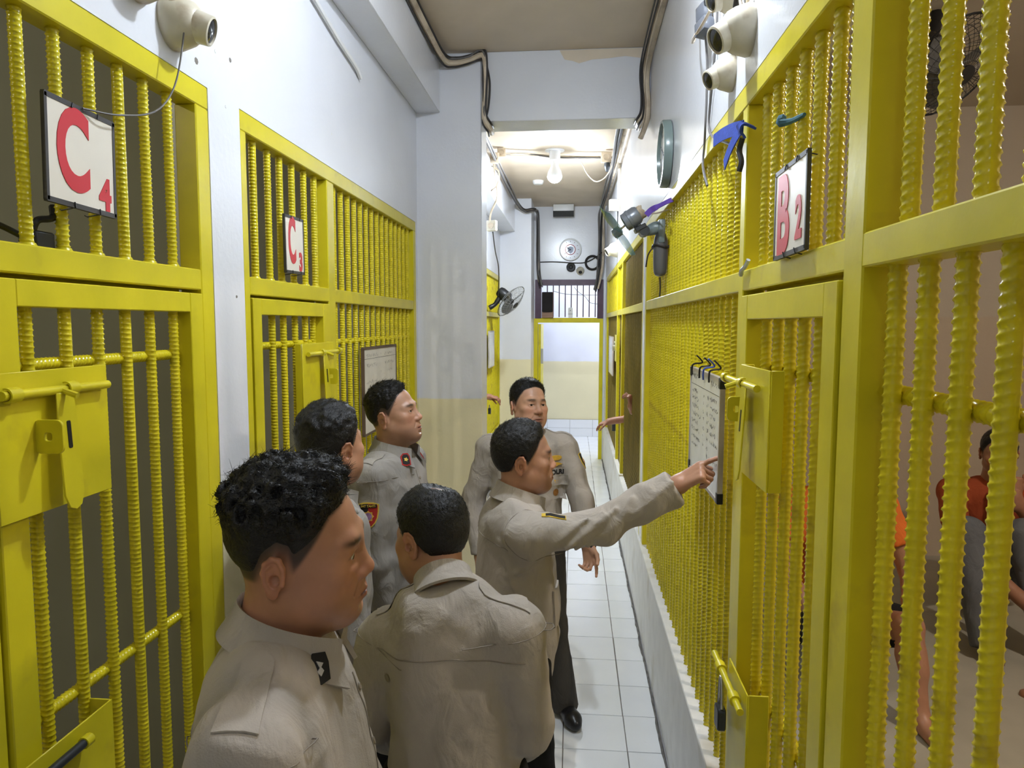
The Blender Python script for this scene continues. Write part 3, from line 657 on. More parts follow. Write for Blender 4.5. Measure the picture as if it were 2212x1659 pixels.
# ================================================================== cable bundles along the ceiling corners
def bundle(name, label, paths, cat='cable'):
    t = thing(name, label, cat, paths[0][0][0])
    for pts, r, m in paths: obj('conduit' if r > .012 else 'wire', tube(smooth_path(pts, 6), r, 8), m, t)
    return t
def jit(pts, a): return [tuple(np.array(p) + np.random.uniform(-a, a, 3)) for p in pts]
basep = [(.44, .6, 3.62), (.44, 2.0, 3.62), (.44, 3.2, 3.62), (.435, 4.0, 3.60), (.43, 4.40, 3.56), (.425, 4.46, 3.47), (.435, 4.465, 3.35), (.432, 4.465, 3.26), (.41, 4.475, 3.215), (.41, 4.62, 3.225)]
bundle('cable_bundle', 'bundle of cream pipes and black cables down the near right ceiling corner', [
    ([(x+.004, y, z-.015) for x, y, z in basep[:7]] + [(.438, 4.46, 3.24), (.42, 4.47, 3.17), (.40, 4.50, 3.12)], .016, CABLE), ([(x-.022, y, z) for x, y, z in basep], .013, CABLE), ([(x-.035, y-.008, z+.01) for x, y, z in basep], .008, CABLEK), (jit([(x-.03, y-.01, z-.02) for x, y, z in basep], .008), .006, CABLEK), (jit([(x-.015, y-.015, z-.035) for x, y, z in basep], .008), .005, CABLE)])
basel = [(-.835, .6, 3.62), (-.835, 2.0, 3.62), (-.835, 3.3, 3.62), (-.83, 4.0, 3.61), (-.815, 4.40, 3.60), (-.75, 4.465, 3.60), (-.66, 4.465, 3.615), (-.60, 4.465, 3.64), (-.57, 4.46, 3.62), (-.565, 4.465, 3.50), (-.57, 4.465, 3.38), (-.572, 4.465, 3.26), (-.545, 4.50, 3.21), (-.545, 4.62, 3.215)]
bundle('cable_bundle', 'bundle of cream pipe and cables turning along the top of the white column', [
    ([(x+.01, y, z-.01) for x, y, z in basel], .018, CABLE), ([(x+.02, y-.012, z+.018) for x, y, z in basel], .007, CABLEK), (jit([(x+.005, y-.012, z+.012) for x, y, z in basel], .006), .006, CABLEG), (jit([(x-.002, y-.006, z-.03) for x, y, z in basel], .006), .006, CABLEK),
    ([(-.56, 4.455, 3.60), (-.545, 4.455, 3.56), (-.528, 4.455, 3.46), (-.535, 4.455, 3.33), (-.555, 4.46, 3.24)], .006, CABLEK)])
cord('hanging_wire', 'pale conduit running along the left wall under the soffit', [(-.985, 2.0, 3.34), (-.985, 2.6, 3.22), (-.985, 2.95, 3.16), (-.985, 3.2, 3.13), (-.99, 3.28, 3.11)], .010, WHITEP)
r2 = [(.405, 4.80, 3.60), (.405, 5.9, 3.58), (.405, 7.0, 3.56), (.405, 8.2, 3.58), (.405, 9.6, 3.58), (.405, 10.14, 3.52), (.405, 10.20, 3.2), (.40, 10.20, 2.85), (.38, 10.20, 2.66), (.35, 10.20, 2.50)]
bundle('cable_bundle', 'tangled cables along the far right ceiling corner and down the end wall', [([(x-.03*(i % 3), y-.02*i/3, z-.025*(i//2)) for x, y, z in jit(r2, .012)], [.018, .012, .010, .014, .011, .010][i], [CABLE, CABLEK, CABLEG, CABLE, CABLEK, CABLEG][i]) for i in range(6)])
l2 = [(-.76, 4.85, 3.50), (-.76, 5.9, 3.56), (-.76, 7.0, 3.57), (-.76, 8.2, 3.56), (-.74, 9.35, 3.55), (-.67, 9.52, 3.50), (-.57, 9.53, 3.50), (-.52, 9.62, 3.50), (-.515, 10.16, 3.46), (-.515, 10.20, 3.1), (-.515, 10.20, 2.8), (-.50, 10.20, 2.62), (-.47, 10.20, 2.55)]
bundle('cable_bundle', 'tangled cables along the far left soffit and down beside the end wall', [([(x+.012*(i % 3), y-.018*i/3, z-.02*(i//2)) for x, y, z in jit(l2, .012)], [.016, .010, .009, .012, .010][i], [CABLE, CABLEK, CABLEG, CABLEK, CABLEG][i]) for i in range(5)])
bundle('cable_bundle', 'row of thin cables strung across the far ceiling above the bulb', [(jit([(-.80, 6.85, 3.60), (-.5, 6.95, 3.61), (-.2, 7.02, 3.60), (.1, 7.08, 3.60), (.43, 7.1, 3.60)], .014), [.007, .006, .008, .005][i], [CABLE, CABLE, CABLEG, CABLE][i]) for i in range(4)])
cord('hanging_wire', 'thin wire drooping from the far ceiling plug beside the bulb', [(.0, 7.08, 3.62), (.06, 7.08, 3.56), (.12, 7.06, 3.44), (.20, 7.02, 3.36), (.28, 6.98, 3.38), (.34, 6.95, 3.46), (.36, 6.95, 3.54)], .005, CABLE)
def jbox(label, loc, s, rz=0., m=IVORY):
    t = thing('junction_box', label, 'socket', loc)
    M = Matrix.Translation(loc) @ Matrix.Rotation(rz, 4, 'Z')
    obj('box_body', xf(box(-s, s, -s*.5, s*.5, -s, s), M), m, t, bevel=.006, bseg=2)
    obj('socket_face', xf(lathe([(s*.6, -.002), (s*.6, .006), (s*.5, .004), (s*.1, .003)], 16, aim((0, -s*.5, 0), (0, -1, 0))), M), CABLE, t)
jbox('beige junction box at the left end of the far ceiling wires', (-.70, 6.85, 3.61), .04, .2, CABLE)
jbox('beige socket below the left end of the far ceiling wires', (-.77, 6.80, 3.55), .05, .4, CABLE)
jbox('beige ceiling socket with a plug right of the bulb', (.30, 7.02, 3.585), .05, 0, CABLE)
jbox('square ivory socket hanging in the far left bay over the fan', (-.80, 6.9, 2.93), .05, -.3)
jbox('round faced ivory socket on the far right wall', (.40, 7.2, 3.16), .055, .3)
pg = obj('wall_plug', lathe([(.026, 0), (.030, -.03), (.022, -.06), (.010, -.085)], 12, Matrix.Translation((.31, 7.02, 3.535))), DKGREY); tag(pg, 'dark plug hanging under the ceiling socket right of the bulb', 'plug')
cord('hanging_wire', 'loop of cream cable down the far left bay to the ivory socket', [(-.78, 6.85, 3.56), (-.76, 6.82, 3.40), (-.74, 6.84, 3.2), (-.80, 6.86, 3.06), (-.82, 6.88, 2.97)], .010, CABLE)
cord('hanging_wire', 'thin cream wire looped beside the far left soffit', [(-.80, 6.9, 3.50), (-.72, 6.8, 3.42), (-.74, 6.8, 3.30), (-.86, 6.9, 3.22), (-.92, 7.0, 3.18)], .008, CABLE)
cord('hanging_wire', 'pair of dark wires from the ivory socket to the far left fan', [(-.79, 6.9, 2.87), (-.80, 7.2, 2.72), (-.82, 7.7, 2.60), (-.86, 8.1, 2.42), (-.88, 8.2, 2.30)], .006, CABLEK)
cord('hanging_wire', 'cream conduit from the round socket down the far right wall', [(.44, 7.15, 3.56), (.44, 7.2, 3.35), (.44, 7.2, 3.22)], .018, CABLE)
cord('hanging_wire', 'thin dark wire below the round socket on the far right wall', [(.43, 7.2, 3.10), (.435, 7.3, 2.95), (.44, 7.4, 2.85)], .006, CABLEK)
sd = obj('smoke_detector', lathe([(.02, -.045), (.05, -.042), (.06, -.03), (.066, -.012), (.066, 0)], 22, Matrix.Translation((-.43, 8.45, ZC))), WHITEP); tag(sd, 'round white smoke detector on the far ceiling left of the bulb', 'detector')
eb = thing('ceiling_box', 'white boxed unit with a dark grille on the end wall under the ceiling', 'box', (-.155, YE-.15, 3.50))
obj('case', box(-.30, -.01, YE-.25, YE, 3.55, 3.655), WHITEP, eb, bevel=.01, bseg=2)
obj('grille', xf(box(-.145, .145, -.05, .05, -.006, .006), Matrix.Translation((-.155, YE-.215, 3.525)) @ Matrix.Rotation(-.7, 4, 'X')), DKGREY, eb)
# ================================================================== clocks
def clock(label, M, r, rim, face, hands=True, crest=False):
    t = thing('wall_clock', label, 'clock', tuple(M.translation))
    obj('rim', lathe([(r*.86, 0), (r, .004), (r, .036), (r*.97, .044), (r*.90, .044), (r*.88, .026), (r*.5, .026)], 40, M), rim, t)
    obj('dial', lathe([(r*.885, .020), (r*.885, .027), (.001, .0275)], 40, M), face, t)
    for i in range(12):
        a = 2*PI*i/12
        obj('hour_mark', xf(box(-.003, .003, -.008, .008, .0276, .0286), M @ Matrix.Rotation(a, 4, 'Z') @ Matrix.Translation((0, r*.72, 0))), INK, t)
    for ang, l in ((1.05, r*.5), (2.2, r*.7)):
        obj('hand', xf(box(-.004, .004, -.01, l, .029, .0305), M @ Matrix.Rotation(ang, 4, 'Z')), INK, t)
    if crest:
        ring = [(r*.44*math.cos(a), r*.44*math.sin(a), .0284) for a in np.linspace(0, 2*PI, 41)]
        obj('printed_ring', xf(tube(ring, .006, 5, False), M), mat('faded_red_print', (.50, .18, .20), rough=.5, var=.1), t)
        sh = [(0, -.075), (.05, -.03), (.055, .04), (0, .06), (-.055, .04), (-.05, -.03)]
        obj('printed_shield', xf(prism([(x*r/.2, y*r/.2) for x, y in sh], .0008), M @ Matrix.Translation((0, 0, .0277))), mat('pale_blue_print', (.42, .48, .62), rough=.5, var=.1), t)
GREENR = mat('grey_green_clock_rim', (.17, .22, .21), rough=.25, var=.1)
clock('round clock with a green rim on the right wall, seen edge on', side('R', 3.545, 2.80, .0), .158, GREENR, mat('clock_dial', (.72, .71, .68), rough=.25, var=.02))
clock('round white clock with a red ring emblem on the end wall', side('E', -.055, 3.045, 0), .160, mat('white_clock_rim', (.66, .66, .64), rough=.3, var=.02), mat('clock_dial_pale', (.70, .72, .78), rough=.12, var=.02), crest=True)
# end wall fittings
dv = thing('wall_fitting', 'round black siren on the end wall under the clock', 'siren', (-.04, YE, 2.79))
obj('body', lathe([(.066, 0), (.066, .03), (.055, .045), (.03, .04), (.015, .05), (.004, .05)], 26, side('E', -.045, 2.795)), BLACK, dv)
cctv('small white dome camera with a dark lens on the end wall', 'E', .09, 2.745, (0, -.85, -.5), .9)
co = thing('cable_coil', 'coil of black cable hung on the end wall right of the clock', 'cable', (.262, YE-.03, 2.76))
for i in range(5):
    r = .085 + .005*i
    obj('loop', tube([(.262 + r*math.cos(a), YE-.015-.007*(i % 3), 2.857 + r*math.sin(a)) for a in np.linspace(0, 2*PI, 33)], .008, 6, False), CABLEK, co)
cord('hanging_wire', 'dark cable strung across the end wall from the corner to the coil', [(-.53, YE-.01, 2.87), (-.3, YE-.012, 2.875), (-.05, YE-.012, 2.86), (.08, YE-.012, 2.855), (.18, YE-.02, 2.87), (.30, YE-.02, 2.93), (.42, YE-.03, 3.02)], .008, CABLEK)
sp = thing('loudspeaker', 'brown wood loudspeaker with black front on the ledge over the far doorway', 'speaker', (-.38, YE-.02, 2.07))
obj('cabinet', box(-.46, -.295, YE-.06, YE+.06, 2.07, 2.44), mat('brown_wood_veneer', (.28, .16, .10), rough=.5, var=.15, scale=4, stretch=(1, 1, 8)), sp, bevel=.004)
obj('cloth_front', join(xf(prism(rounded(.158, .29, .02), .012), side('E', -.378, 2.295, .062)), xf(lathe([(.07, 0), (.07, .014), (.05, .010), (.004, .008)], 24), side('E', -.378, 2.235, .065)), xf(lathe([(.03, 0), (.03, .014), (.004, .016)], 18), side('E', -.378, 2.37, .065))), mat('black_speaker_cloth', (.015, .012, .012), rough=.9, var=.1), sp)
wbx = thing('white_device', 'small white two part device on the ledge over the far doorway', 'device', (-.045, YE-.03, 2.07))
obj('case', xf(prism(rounded(.066, .145, .014), .04), side('E', -.047, 2.145, .0)), WHITEP, wbx, bevel=.004)
obj('seam', xf(box(-.0335, .0335, -.0022, .0022, .038, .0415), side('E', -.047, 2.125, .0)), DKGREY, wbx)
obj('button', lathe([(.006, 0), (.006, .003), (.001, .004)], 10, side('E', -.047, 2.175, .04)), DKGREY, wbx)
cord('hanging_wire', 'thin dark wires strung behind the window bars over the far doorway', [(-.30, YE+.06, 2.46), (-.15, YE+.06, 2.42), (.05, YE+.06, 2.405), (.20, YE+.06, 2.40), (.34, YE+.06, 2.40)], .004, CABLEK)
cord('hanging_wire', 'thin dark wire drooping behind the window bars over the far doorway', [(.0, YE+.06, 2.52), (.06, YE+.06, 2.45), (.16, YE+.06, 2.38), (.24, YE+.06, 2.29), (.36, YE+.06, 2.27)], .004, CABLEK)
# ================================================================== fans
def blades(n, r, w, pitch, hub, M, th=.003):
    out = []
    for k in range(n):
        V, F = [], []
        for i in range(9):
            t = i/8; rr = hub*.7 + (r-hub*.7)*t; ww = w*(.45 + 1.1*math.sin(PI*min(1, .18 + .62*t)))*.62
            an = pitch*(1 - .45*t)
            for j in range(5):
                s = (j/4 - .5)*2
                # swept leading edge, twisted
                V.append((rr*math.cos(.35*t) - s*ww*math.sin(.35*t)*.2, s*ww*math.cos(an) + rr*math.sin(.35*t), s*ww*math.sin(an) + .008*(1-s*s)))
        for i in range(8):
            for j in range(4): F.append((i*5+j, i*5+j+1, i*5+6+j, i*5+5+j))
        m = len(V); V += [(x, y, z - th) for x, y, z in V]; F += [tuple(q + m for q in f[::-1]) for f in F]
        edge = [i*5 for i in range(9)] + [40+j for j in range(1, 5)] + [i*5+4 for i in range(7, -1, -1)] + [3, 2, 1]
        for a, b in zip(edge, edge[1:] + edge[:1]): F.append((b, a, a+m, b+m))
        out.append(xf((V, F), M @ Matrix.Rotation(2*PI*k/n + .5, 4, 'Z')))
    return out
FANG = mat('grey_teal_fan_plastic', (.15, .19, .20), rough=.3, var=.12, scale=10)
TEAL = mat('teal_clear_blade', (.10, .26, .27), rough=.12, var=.05, alpha=.55)
f = thing('wall_fan', 'grey bladed wall fan on a bracket sticking out of the right hand bars', 'fan', (.455, 3.70, 2.24))
obj('wall_bracket', join(box(.425, .458, 3.66, 3.74, 2.39, 2.51)), FANG, f, bevel=.008, bseg=2)
obj('arm', tube(smooth_path([(.445, 3.70, 2.47), (.41, 3.70, 2.468), (.375, 3.70, 2.455), (.345, 3.70, 2.445)], 4), [.034]*5+[.032, .03, .028, .026, .024, .022, .02, .02][:8], 12), FANG, f)
obj('arm_knuckle', tube([(.355, 3.66, 2.452), (.355, 3.74, 2.452)], .026, 14), DKGREY, f)
obj('tail_housing', tube(smooth_path([(.440, 3.70, 2.44), (.440, 3.70, 2.38), (.440, 3.70, 2.32), (.440, 3.70, 2.25), (.440, 3.70, 2.225)], 4), [.026, .030, .034, .036, .036, .037, .037, .037, .037, .036, .036, .035, .033, .031, .028, .024, .012], 14), mat('fan_tail_grey', (.10, .10, .105), rough=.3, var=.1), f)
obj('pull_cord', tube(smooth_path([(.44, 3.70, 2.22), (.442, 3.70, 2.17), (.44, 3.70, 2.12)], 3), .004, 5), CABLEK, f)
obj('cable_tie', join(tube([(.44+.040*math.cos(a), 3.70+.040*math.sin(a), 2.375+.006*math.sin(2*a)) for a in np.linspace(0, 2*PI, 21)], .007, 6, False), tube(smooth_path([(.40, 3.68, 2.37), (.375, 3.67, 2.33), (.365, 3.67, 2.27)], 4), .004, 5)), CABLEK, f)
hubp = Vector((.222, 3.70, 2.452)); axd = Vector((-.83, .08, -.54)).normalized()
obj('tilt_plate', xf(box(-.045, .045, -.03, .03, -.012, .012), aim((.335, 3.70, 2.468), (-.45, 0, .9))), DKGREY, f, bevel=.004)
obj('tilt_stem', tube([(.335, 3.70, 2.46), (.318, 3.70, 2.505)], .014, 10), FANG, f)
MO = aim(hubp, axd)
obj('motor', lathe([(.012, -.118), (.040, -.115), (.048, -.10), (.048, -.07), (.051, -.068), (.051, -.055), (.048, -.053), (.046, -.03), (.034, -.026), (.010, -.024)], 24, aim(hubp + axd*-.01 + Vector((0, 0, .022)), axd)), mat('motor_grey', (.23, .25, .28), rough=.28, var=.08, metal=.3), f)
obj('motor_coil', join(*[tube([tuple(aim(hubp + axd*-.128 + Vector((0, 0, .022)), axd) @ Vector((.030*math.cos(a+.2*i), .030*math.sin(a+.2*i), .004*math.sin(5*a+i) - .006*i))) for a in np.linspace(0, 2*PI, 17)], .006, 6, False) for i in range(4)]), CABLE, f)
obj('shaft', tube([tuple(hubp - axd*.06 + Vector((0, 0, .012))), tuple(hubp + axd*.01)], .006, 8), STEEL, f)
obj('hub', lathe([(.012, -.02), (.026, -.016), (.028, .01), (.022, .026), (.003, .03)], 20, MO), FANG, f)
for b in blades(3, .155, .062, .42, .028, MO): obj('blade', b, TEAL, f)
cord('hanging_wire', 'tan cord tied from the fan motor to the right hand bars', [(.335, 3.71, 2.545), (.37, 3.66, 2.535), (.41, 3.60, 2.53), (.45, 3.5, 2.53)], .004, CABLE)
rb = obj('purple_ribbon', ribbon([(.345, 3.5, 2.505), (.37, 3.5, 2.53), (.40, 3.5, 2.545), (.44, 3.45, 2.56), (.465, 3.42, 2.565)], .028, (.5, 0, .9)), mat('purple_cloth', (.12, .06, .36), rough=.8, var=.1)); tag(rb, 'purple ribbon tied to the bars beside the grey fan', 'ribbon')
def guard_fan(label, c, ax, r, mount, col, parts_m, ribs=44, rings=6, dark=DKGREY, depth=.075):
    t = thing('wall_fan', label, 'fan', mount)
    M = aim(c, ax)
    ringsv = []
    for sgn in (1, -1):
        for i in range(1, rings+1):
            rr = r*i/rings; zz = sgn*depth*(1 - (i/rings)**2.4)
            ringsv.append(tube([(rr*math.cos(a), rr*math.sin(a), zz) for a in np.linspace(0, 2*PI, 41)], .0012 if i < rings else .005, 4, False))
        for k in range(ribs):
            a = 2*PI*k/ribs
            ringsv.append(tube([(rr*math.cos(a), rr*math.sin(a), sgn*depth*(1-(rr/r)**2.4)) for rr in np.linspace(.02, r, 7)], .0012, 4, False))
    obj('wire_guard', xf(join(*ringsv), M), col, t)
    obj('badge', lathe([(.04, depth*.98), (.04, depth+.006), (.002, depth+.008)], 20, M), parts_m, t)
    obj('motor', lathe([(.03, -depth-.13), (.058, -depth-.12), (.068, -depth-.09), (.068, -depth-.02), (.05, -depth+.005), (.02, -depth+.02)], 20, M), parts_m, t)
    for b in blades(3, r*.88, .075, .6, .03, M): obj('blade', b, mat('smoky_blade', (.10, .10, .10), rough=.25, var=.05, alpha=.75), t)
    obj('hub', lathe([(.008, -.04), (.03, -.036), (.032, .02), (.004, .03)], 16, M), parts_m, t)
    back = M @ Vector((0, 0, -depth-.08)); low = Vector(mount)
    mid = (back + low)/2 + Vector((0, 0, -.035))
    obj('arm', tube(smooth_path([tuple(back), tuple(mid), tuple(low)], 5), [.03]*5 + [.026]*3 + [.03]*3, 10), parts_m, t)
    return t
guard_fan('black guarded wall fan on the far left cell gate', (-.735, 8.3, 2.245), (.72, -.28, -.62), .215, (-.99, 8.3, 2.17), mat('pale_guard_wire', (.22, .22, .22), rough=.4, var=.05), BLACK, ribs=30, rings=5)
guard_fan('black wire guard fan high inside the near right cell', (1.47, 3.0, 2.99), (.30, -.62, -.62), .20, (1.52, 3.25, 3.29), BLACK, BLACK, ribs=40, rings=7)
# ================================================================== people: smooth implicit bodies meshed with surface nets
def smin(a, b, k):
    if k <= 0: return np.minimum(a, b)
    h = np.maximum(k - np.abs(a-b), 0)/k
    return np.minimum(a, b) - h*h*k*.25
def smax(a, b, k): return -smin(-a, -b, k)
def nrm3(v): v = np.asarray(v, float); return v/np.linalg.norm(v)
def ell(P, c, r, R=None):
    q = P - np.asarray(c, np.float32)
    if R is not None: q = q @ np.asarray(R, np.float32)
    r = np.asarray(r, np.float32)
    a = q/r; b = a/r
    k0 = np.sqrt(np.einsum('ij,ij->i', a, a)) + 1e-9; k1 = np.sqrt(np.einsum('ij,ij->i', b, b)) + 1e-9
    return k0*(k0-1)/k1
def cap(P, a, b, ra, rb):
    a = np.asarray(a, np.float32); ba = np.asarray(b, np.float32) - a
    q = P - a; t = np.clip((q @ ba)*np.float32(1/max(1e-9, float(ba @ ba))), 0, 1)
    q = q - t[:, None]*ba
    return np.sqrt(np.einsum('ij,ij->i', q, q)) - (ra + (rb-ra)*t)
def fcap(P, a, b, ra, rb, round_=.006):
    """cone with a flat end at b"""
    d = cap(P, a, b, ra, rb)
    a = np.asarray(a, np.float32); ba = np.asarray(b, np.float32) - a; l = np.linalg.norm(ba)
    ax = (P - a) @ (ba/l) - l
    t = (P - a) @ (ba/(l*l)); q = P - a - np.maximum(t, 0)[:, None]*ba
    d2 = np.sqrt((q**2).sum(1)) - (ra + (rb-ra)*np.clip(t, 0, 1.3))
    return smax(d2, ax, round_)
_rng = np.random.RandomState(3)
_LAT = _rng.rand(32, 32, 32).astype(np.float32)
def noise(P, f):
    q = P*np.asarray(f, np.float32) + 100.
    i = np.floor(q).astype(int); t = q - i; t = t*t*(3-2*t); i0 = i % 32; i1 = (i+1) % 32
    x0, y0, z0 = i0.T; x1, y1, z1 = i1.T; a, b, c = t.T
    L_ = _LAT
    return ((L_[x0, y0, z0]*(1-a)+L_[x1, y0, z0]*a)*(1-b) + (L_[x0, y1, z0]*(1-a)+L_[x1, y1, z0]*a)*b)*(1-c) + ((L_[x0, y0, z1]*(1-a)+L_[x1, y0, z1]*a)*(1-b) + (L_[x0, y1, z1]*(1-a)+L_[x1, y1, z1]*a)*b)*c
def sstep(a, b, x): t = np.clip((x-a)/(b-a), 0, 1); return t*t*(3-2*t)
def mesh_sdf(f, lo, hi, vox):
    lo = np.asarray(lo, np.float32); hi = np.asarray(hi, np.float32); B = 4
    nb = np.maximum(np.ceil((hi-lo)/(vox*B)).astype(int), 1); n = nb*B
    cc = [lo[d] + (np.arange(nb[d])*B + (B-1)/2)*vox for d in range(3)]
    G = np.stack(np.meshgrid(*cc, indexing='ij'), -1).reshape(-1, 3).astype(np.float32)
    cv = f(G).astype(np.float32)
    v = np.repeat(np.repeat(np.repeat(cv.reshape(nb), B, 0), B, 1), B, 2)
    act = np.nonzero(np.abs(cv) < vox*B*1.12)[0]
    bi = np.stack(np.unravel_index(act, nb), -1)*B
    off = np.stack(np.meshgrid(*[np.arange(B)]*3, indexing='ij'), -1).reshape(-1, 3)
    I = (bi[:, None, :] + off[None]).reshape(-1, 3)
    for s in range(0, len(I), 400000):
        J = I[s:s+400000]; v[J[:, 0], J[:, 1], J[:, 2]] = f((lo + J*vox).astype(np.float32))
    s = v < 0
    cnt = np.zeros(np.array(v.shape)-1, np.int8)
    for dx in (0, 1):
        for dy in (0, 1):
            for dz in (0, 1): cnt += s[dx:v.shape[0]-1+dx, dy:v.shape[1]-1+dy, dz:v.shape[2]-1+dz]
    cells = np.stack(np.nonzero((cnt > 0) & (cnt < 8)), -1)
    if len(cells) == 0: return np.zeros((0, 3)), np.zeros((0, 4), int)
    cid = -np.ones(cnt.shape, int); cid[cells[:, 0], cells[:, 1], cells[:, 2]] = np.arange(len(cells))
    acc = np.zeros((len(cells), 3)); num = np.zeros(len(cells))
    cor = [(x, y, z) for x in (0, 1) for y in (0, 1) for z in (0, 1)]
    val = {c: v[cells[:, 0]+c[0], cells[:, 1]+c[1], cells[:, 2]+c[2]] for c in cor}
    for a in cor:
        for d in range(3):
            if a[d]: continue
            b = list(a); b[d] = 1; b = tuple(b)
            va, vb = val[a], val[b]; m = (va < 0) != (vb < 0)
            t = np.where(m, va/np.where(np.abs(va-vb) < 1e-12, 1, va-vb), 0)
            p = np.tile(np.array(a, float), (len(cells), 1)); p[:, d] += t
            acc += p*m[:, None]; num += m
    V = lo + (cells + acc/num[:, None])*vox
    Q = []
    for d in range(3):
        e1, e2 = (d+1) % 3, (d+2) % 3
        sl0 = [slice(None)]*3; sl1 = [slice(None)]*3
        sl0[d] = slice(0, -1); sl1[d] = slice(1, None)
        ch = np.stack(np.nonzero(s[tuple(sl0)] != s[tuple(sl1)]), -1)
        ch = ch[(ch[:, e1] > 0) & (ch[:, e2] > 0) & (ch[:, e1] < cnt.shape[e1]) & (ch[:, e2] < cnt.shape[e2])]
        q = []
        for (u, w) in ((-1, -1), (0, -1), (0, 0), (-1, 0)):
            c = ch.copy(); c[:, e1] += u; c[:, e2] += w; q.append(cid[c[:, 0], c[:, 1], c[:, 2]])
        q = np.stack(q, -1); flip = ~s[ch[:, 0], ch[:, 1], ch[:, 2]]
        q[flip] = q[flip][:, ::-1]
        Q.append(q[(q >= 0).all(1)])
    return V, np.concatenate(Q)
def np_obj(name, V, F, m, parent, colors=None, smooth=True, label=None):
    V = np.asarray(V, float); c = (V.min(0)+V.max(0))/2
    me = bpy.data.meshes.new(name)
    me.vertices.add(len(V)); me.vertices.foreach_set('co', (V-c).astype(np.float32).ravel())
    F = np.asarray(F, int); k = F.shape[1]
    me.loops.add(F.size); me.loops.foreach_set('vertex_index', F.ravel().astype(np.int32))
    me.polygons.add(len(F)); me.polygons.foreach_set('loop_start', (np.arange(len(F))*k).astype(np.int32))
    me.polygons.foreach_set('use_smooth', np.full(len(F), smooth))
    me.update(calc_edges=True); me.validate()
    if colors is not None:
        at = me.color_attributes.new('Col', 'FLOAT_COLOR', 'POINT')
        at.data.foreach_set('color', np.concatenate([colors, np.ones((len(V), 1))], 1).astype(np.float32).ravel())
    me.materials.append(m)
    o = bpy.data.objects.new(name, me); C.objects.link(o); o.location = c; WORLD[o.name] = tuple(c); wire(o, parent)
    if label: o['label'] = label
    return o
def skin_material():
    m = bpy.data.materials.new('skin'); nt, N, Lk, b = nodes_of(m)
    at = N.new('ShaderNodeAttribute'); at.attribute_name = 'Col'
    n = N.new('ShaderNodeTexNoise'); n.inputs['Scale'].default_value = 45; n.inputs['Detail'].default_value = 5
    tc = N.new('ShaderNodeTexCoord'); Lk.new(tc.outputs['Object'], n.inputs['Vector'])
    mr = N.new('ShaderNodeMapRange'); mr.inputs['To Min'].default_value = .88; mr.inputs['To Max'].default_value = 1.10; Lk.new(n.outputs['Fac'], mr.inputs['Value'])
    mx = N.new('ShaderNodeMix'); mx.data_type = 'RGBA'; mx.blend_type = 'MULTIPLY'; mx.inputs['Factor'].default_value = 1
    Lk.new(at.outputs['Color'], mx.inputs['A']); Lk.new(mr.outputs[0], mx.inputs['B']); Lk.new(mx.outputs['Result'], b.inputs['Base Color'])
    b.inputs['Roughness'].default_value = .42; b.inputs['Specular IOR Level'].default_value = .45
    b.inputs['Subsurface Weight'].default_value = .12; b.inputs['Subsurface Radius'].default_value = (.010, .004, .002); b.inputs['Subsurface Scale'].default_value = .5
    n2 = N.new('ShaderNodeTexNoise'); n2.inputs['Scale'].default_value = 260; Lk.new(tc.outputs['Object'], n2.inputs['Vector'])
    bp = N.new('ShaderNodeBump'); bp.inputs['Strength'].default_value = .12; bp.inputs['Distance'].default_value = .001; Lk.new(n2.outputs['Fac'], bp.inputs['Height']); Lk.new(bp.outputs[0], b.inputs['Normal'])
    return m
SKIN = skin_material()
HAIR = mat('black_hair', (.0105, .0098, .0105), rough=.42, var=.25, scale=60, bump=.5, bscale=320, spec=.4)
def cloth(name, col, var=.06):
    if name in MATS: return MATS[name]
    m = mat(name, col, rough=.82, var=var, scale=7, bump=.22, bscale=420, spec=.25)
    nt, N, Lk, b = nodes_of(m)                                  # soft crumples on top of the weave
    tc = N.new('ShaderNodeTexCoord'); mp = N.new('ShaderNodeMapping'); mp.inputs['Scale'].default_value = (1, 1, .55); mp.inputs['Rotation'].default_value = (.3, .2, 0)
    n = N.new('ShaderNodeTexNoise'); n.inputs['Scale'].default_value = 13; n.inputs['Detail'].default_value = 3; n.inputs['Distortion'].default_value = 1.2
    Lk.new(tc.outputs['Object'], mp.inputs[0]); Lk.new(mp.outputs[0], n.inputs['Vector'])
    bp = N.new('ShaderNodeBump'); bp.inputs['Strength'].default_value = .55; bp.inputs['Distance'].default_value = .02
    Lk.new(n.outputs['Fac'], bp.inputs['Height'])
    old = b.inputs['Normal'].links[0].from_node
    Lk.new(bp.outputs[0], old.inputs['Normal'])
    return m
KHAKI = cloth('khaki_uniform_cloth', (.43, .382, .335))
KHAKI2 = cloth('grey_khaki_uniform_cloth', (.34, .315, .288))
SEAM = cloth('dark_khaki_seam', (.27, .235, .20))  # seam lines are a darker khaki than the shirts
TROUS = cloth('black_trouser_cloth', (.012, .011, .011)); TROUS2 = cloth('dark_olive_trouser_cloth', (.060, .052, .042))
LEATHER = mat('black_shoe_leather', (.012, .011, .011), rough=.28, var=.1)
EYEW = mat('eye_white', (.62, .58, .54), rough=.15, var=0); IRIS = mat('dark_brown_iris', (.02, .011, .007), rough=.1, var=0)
BTN = mat('khaki_button', (.24, .20, .15), rough=.35, var=.05)
BROWM = mat('eyebrow_hair', (.014, .011, .010), rough=.6, var=0)
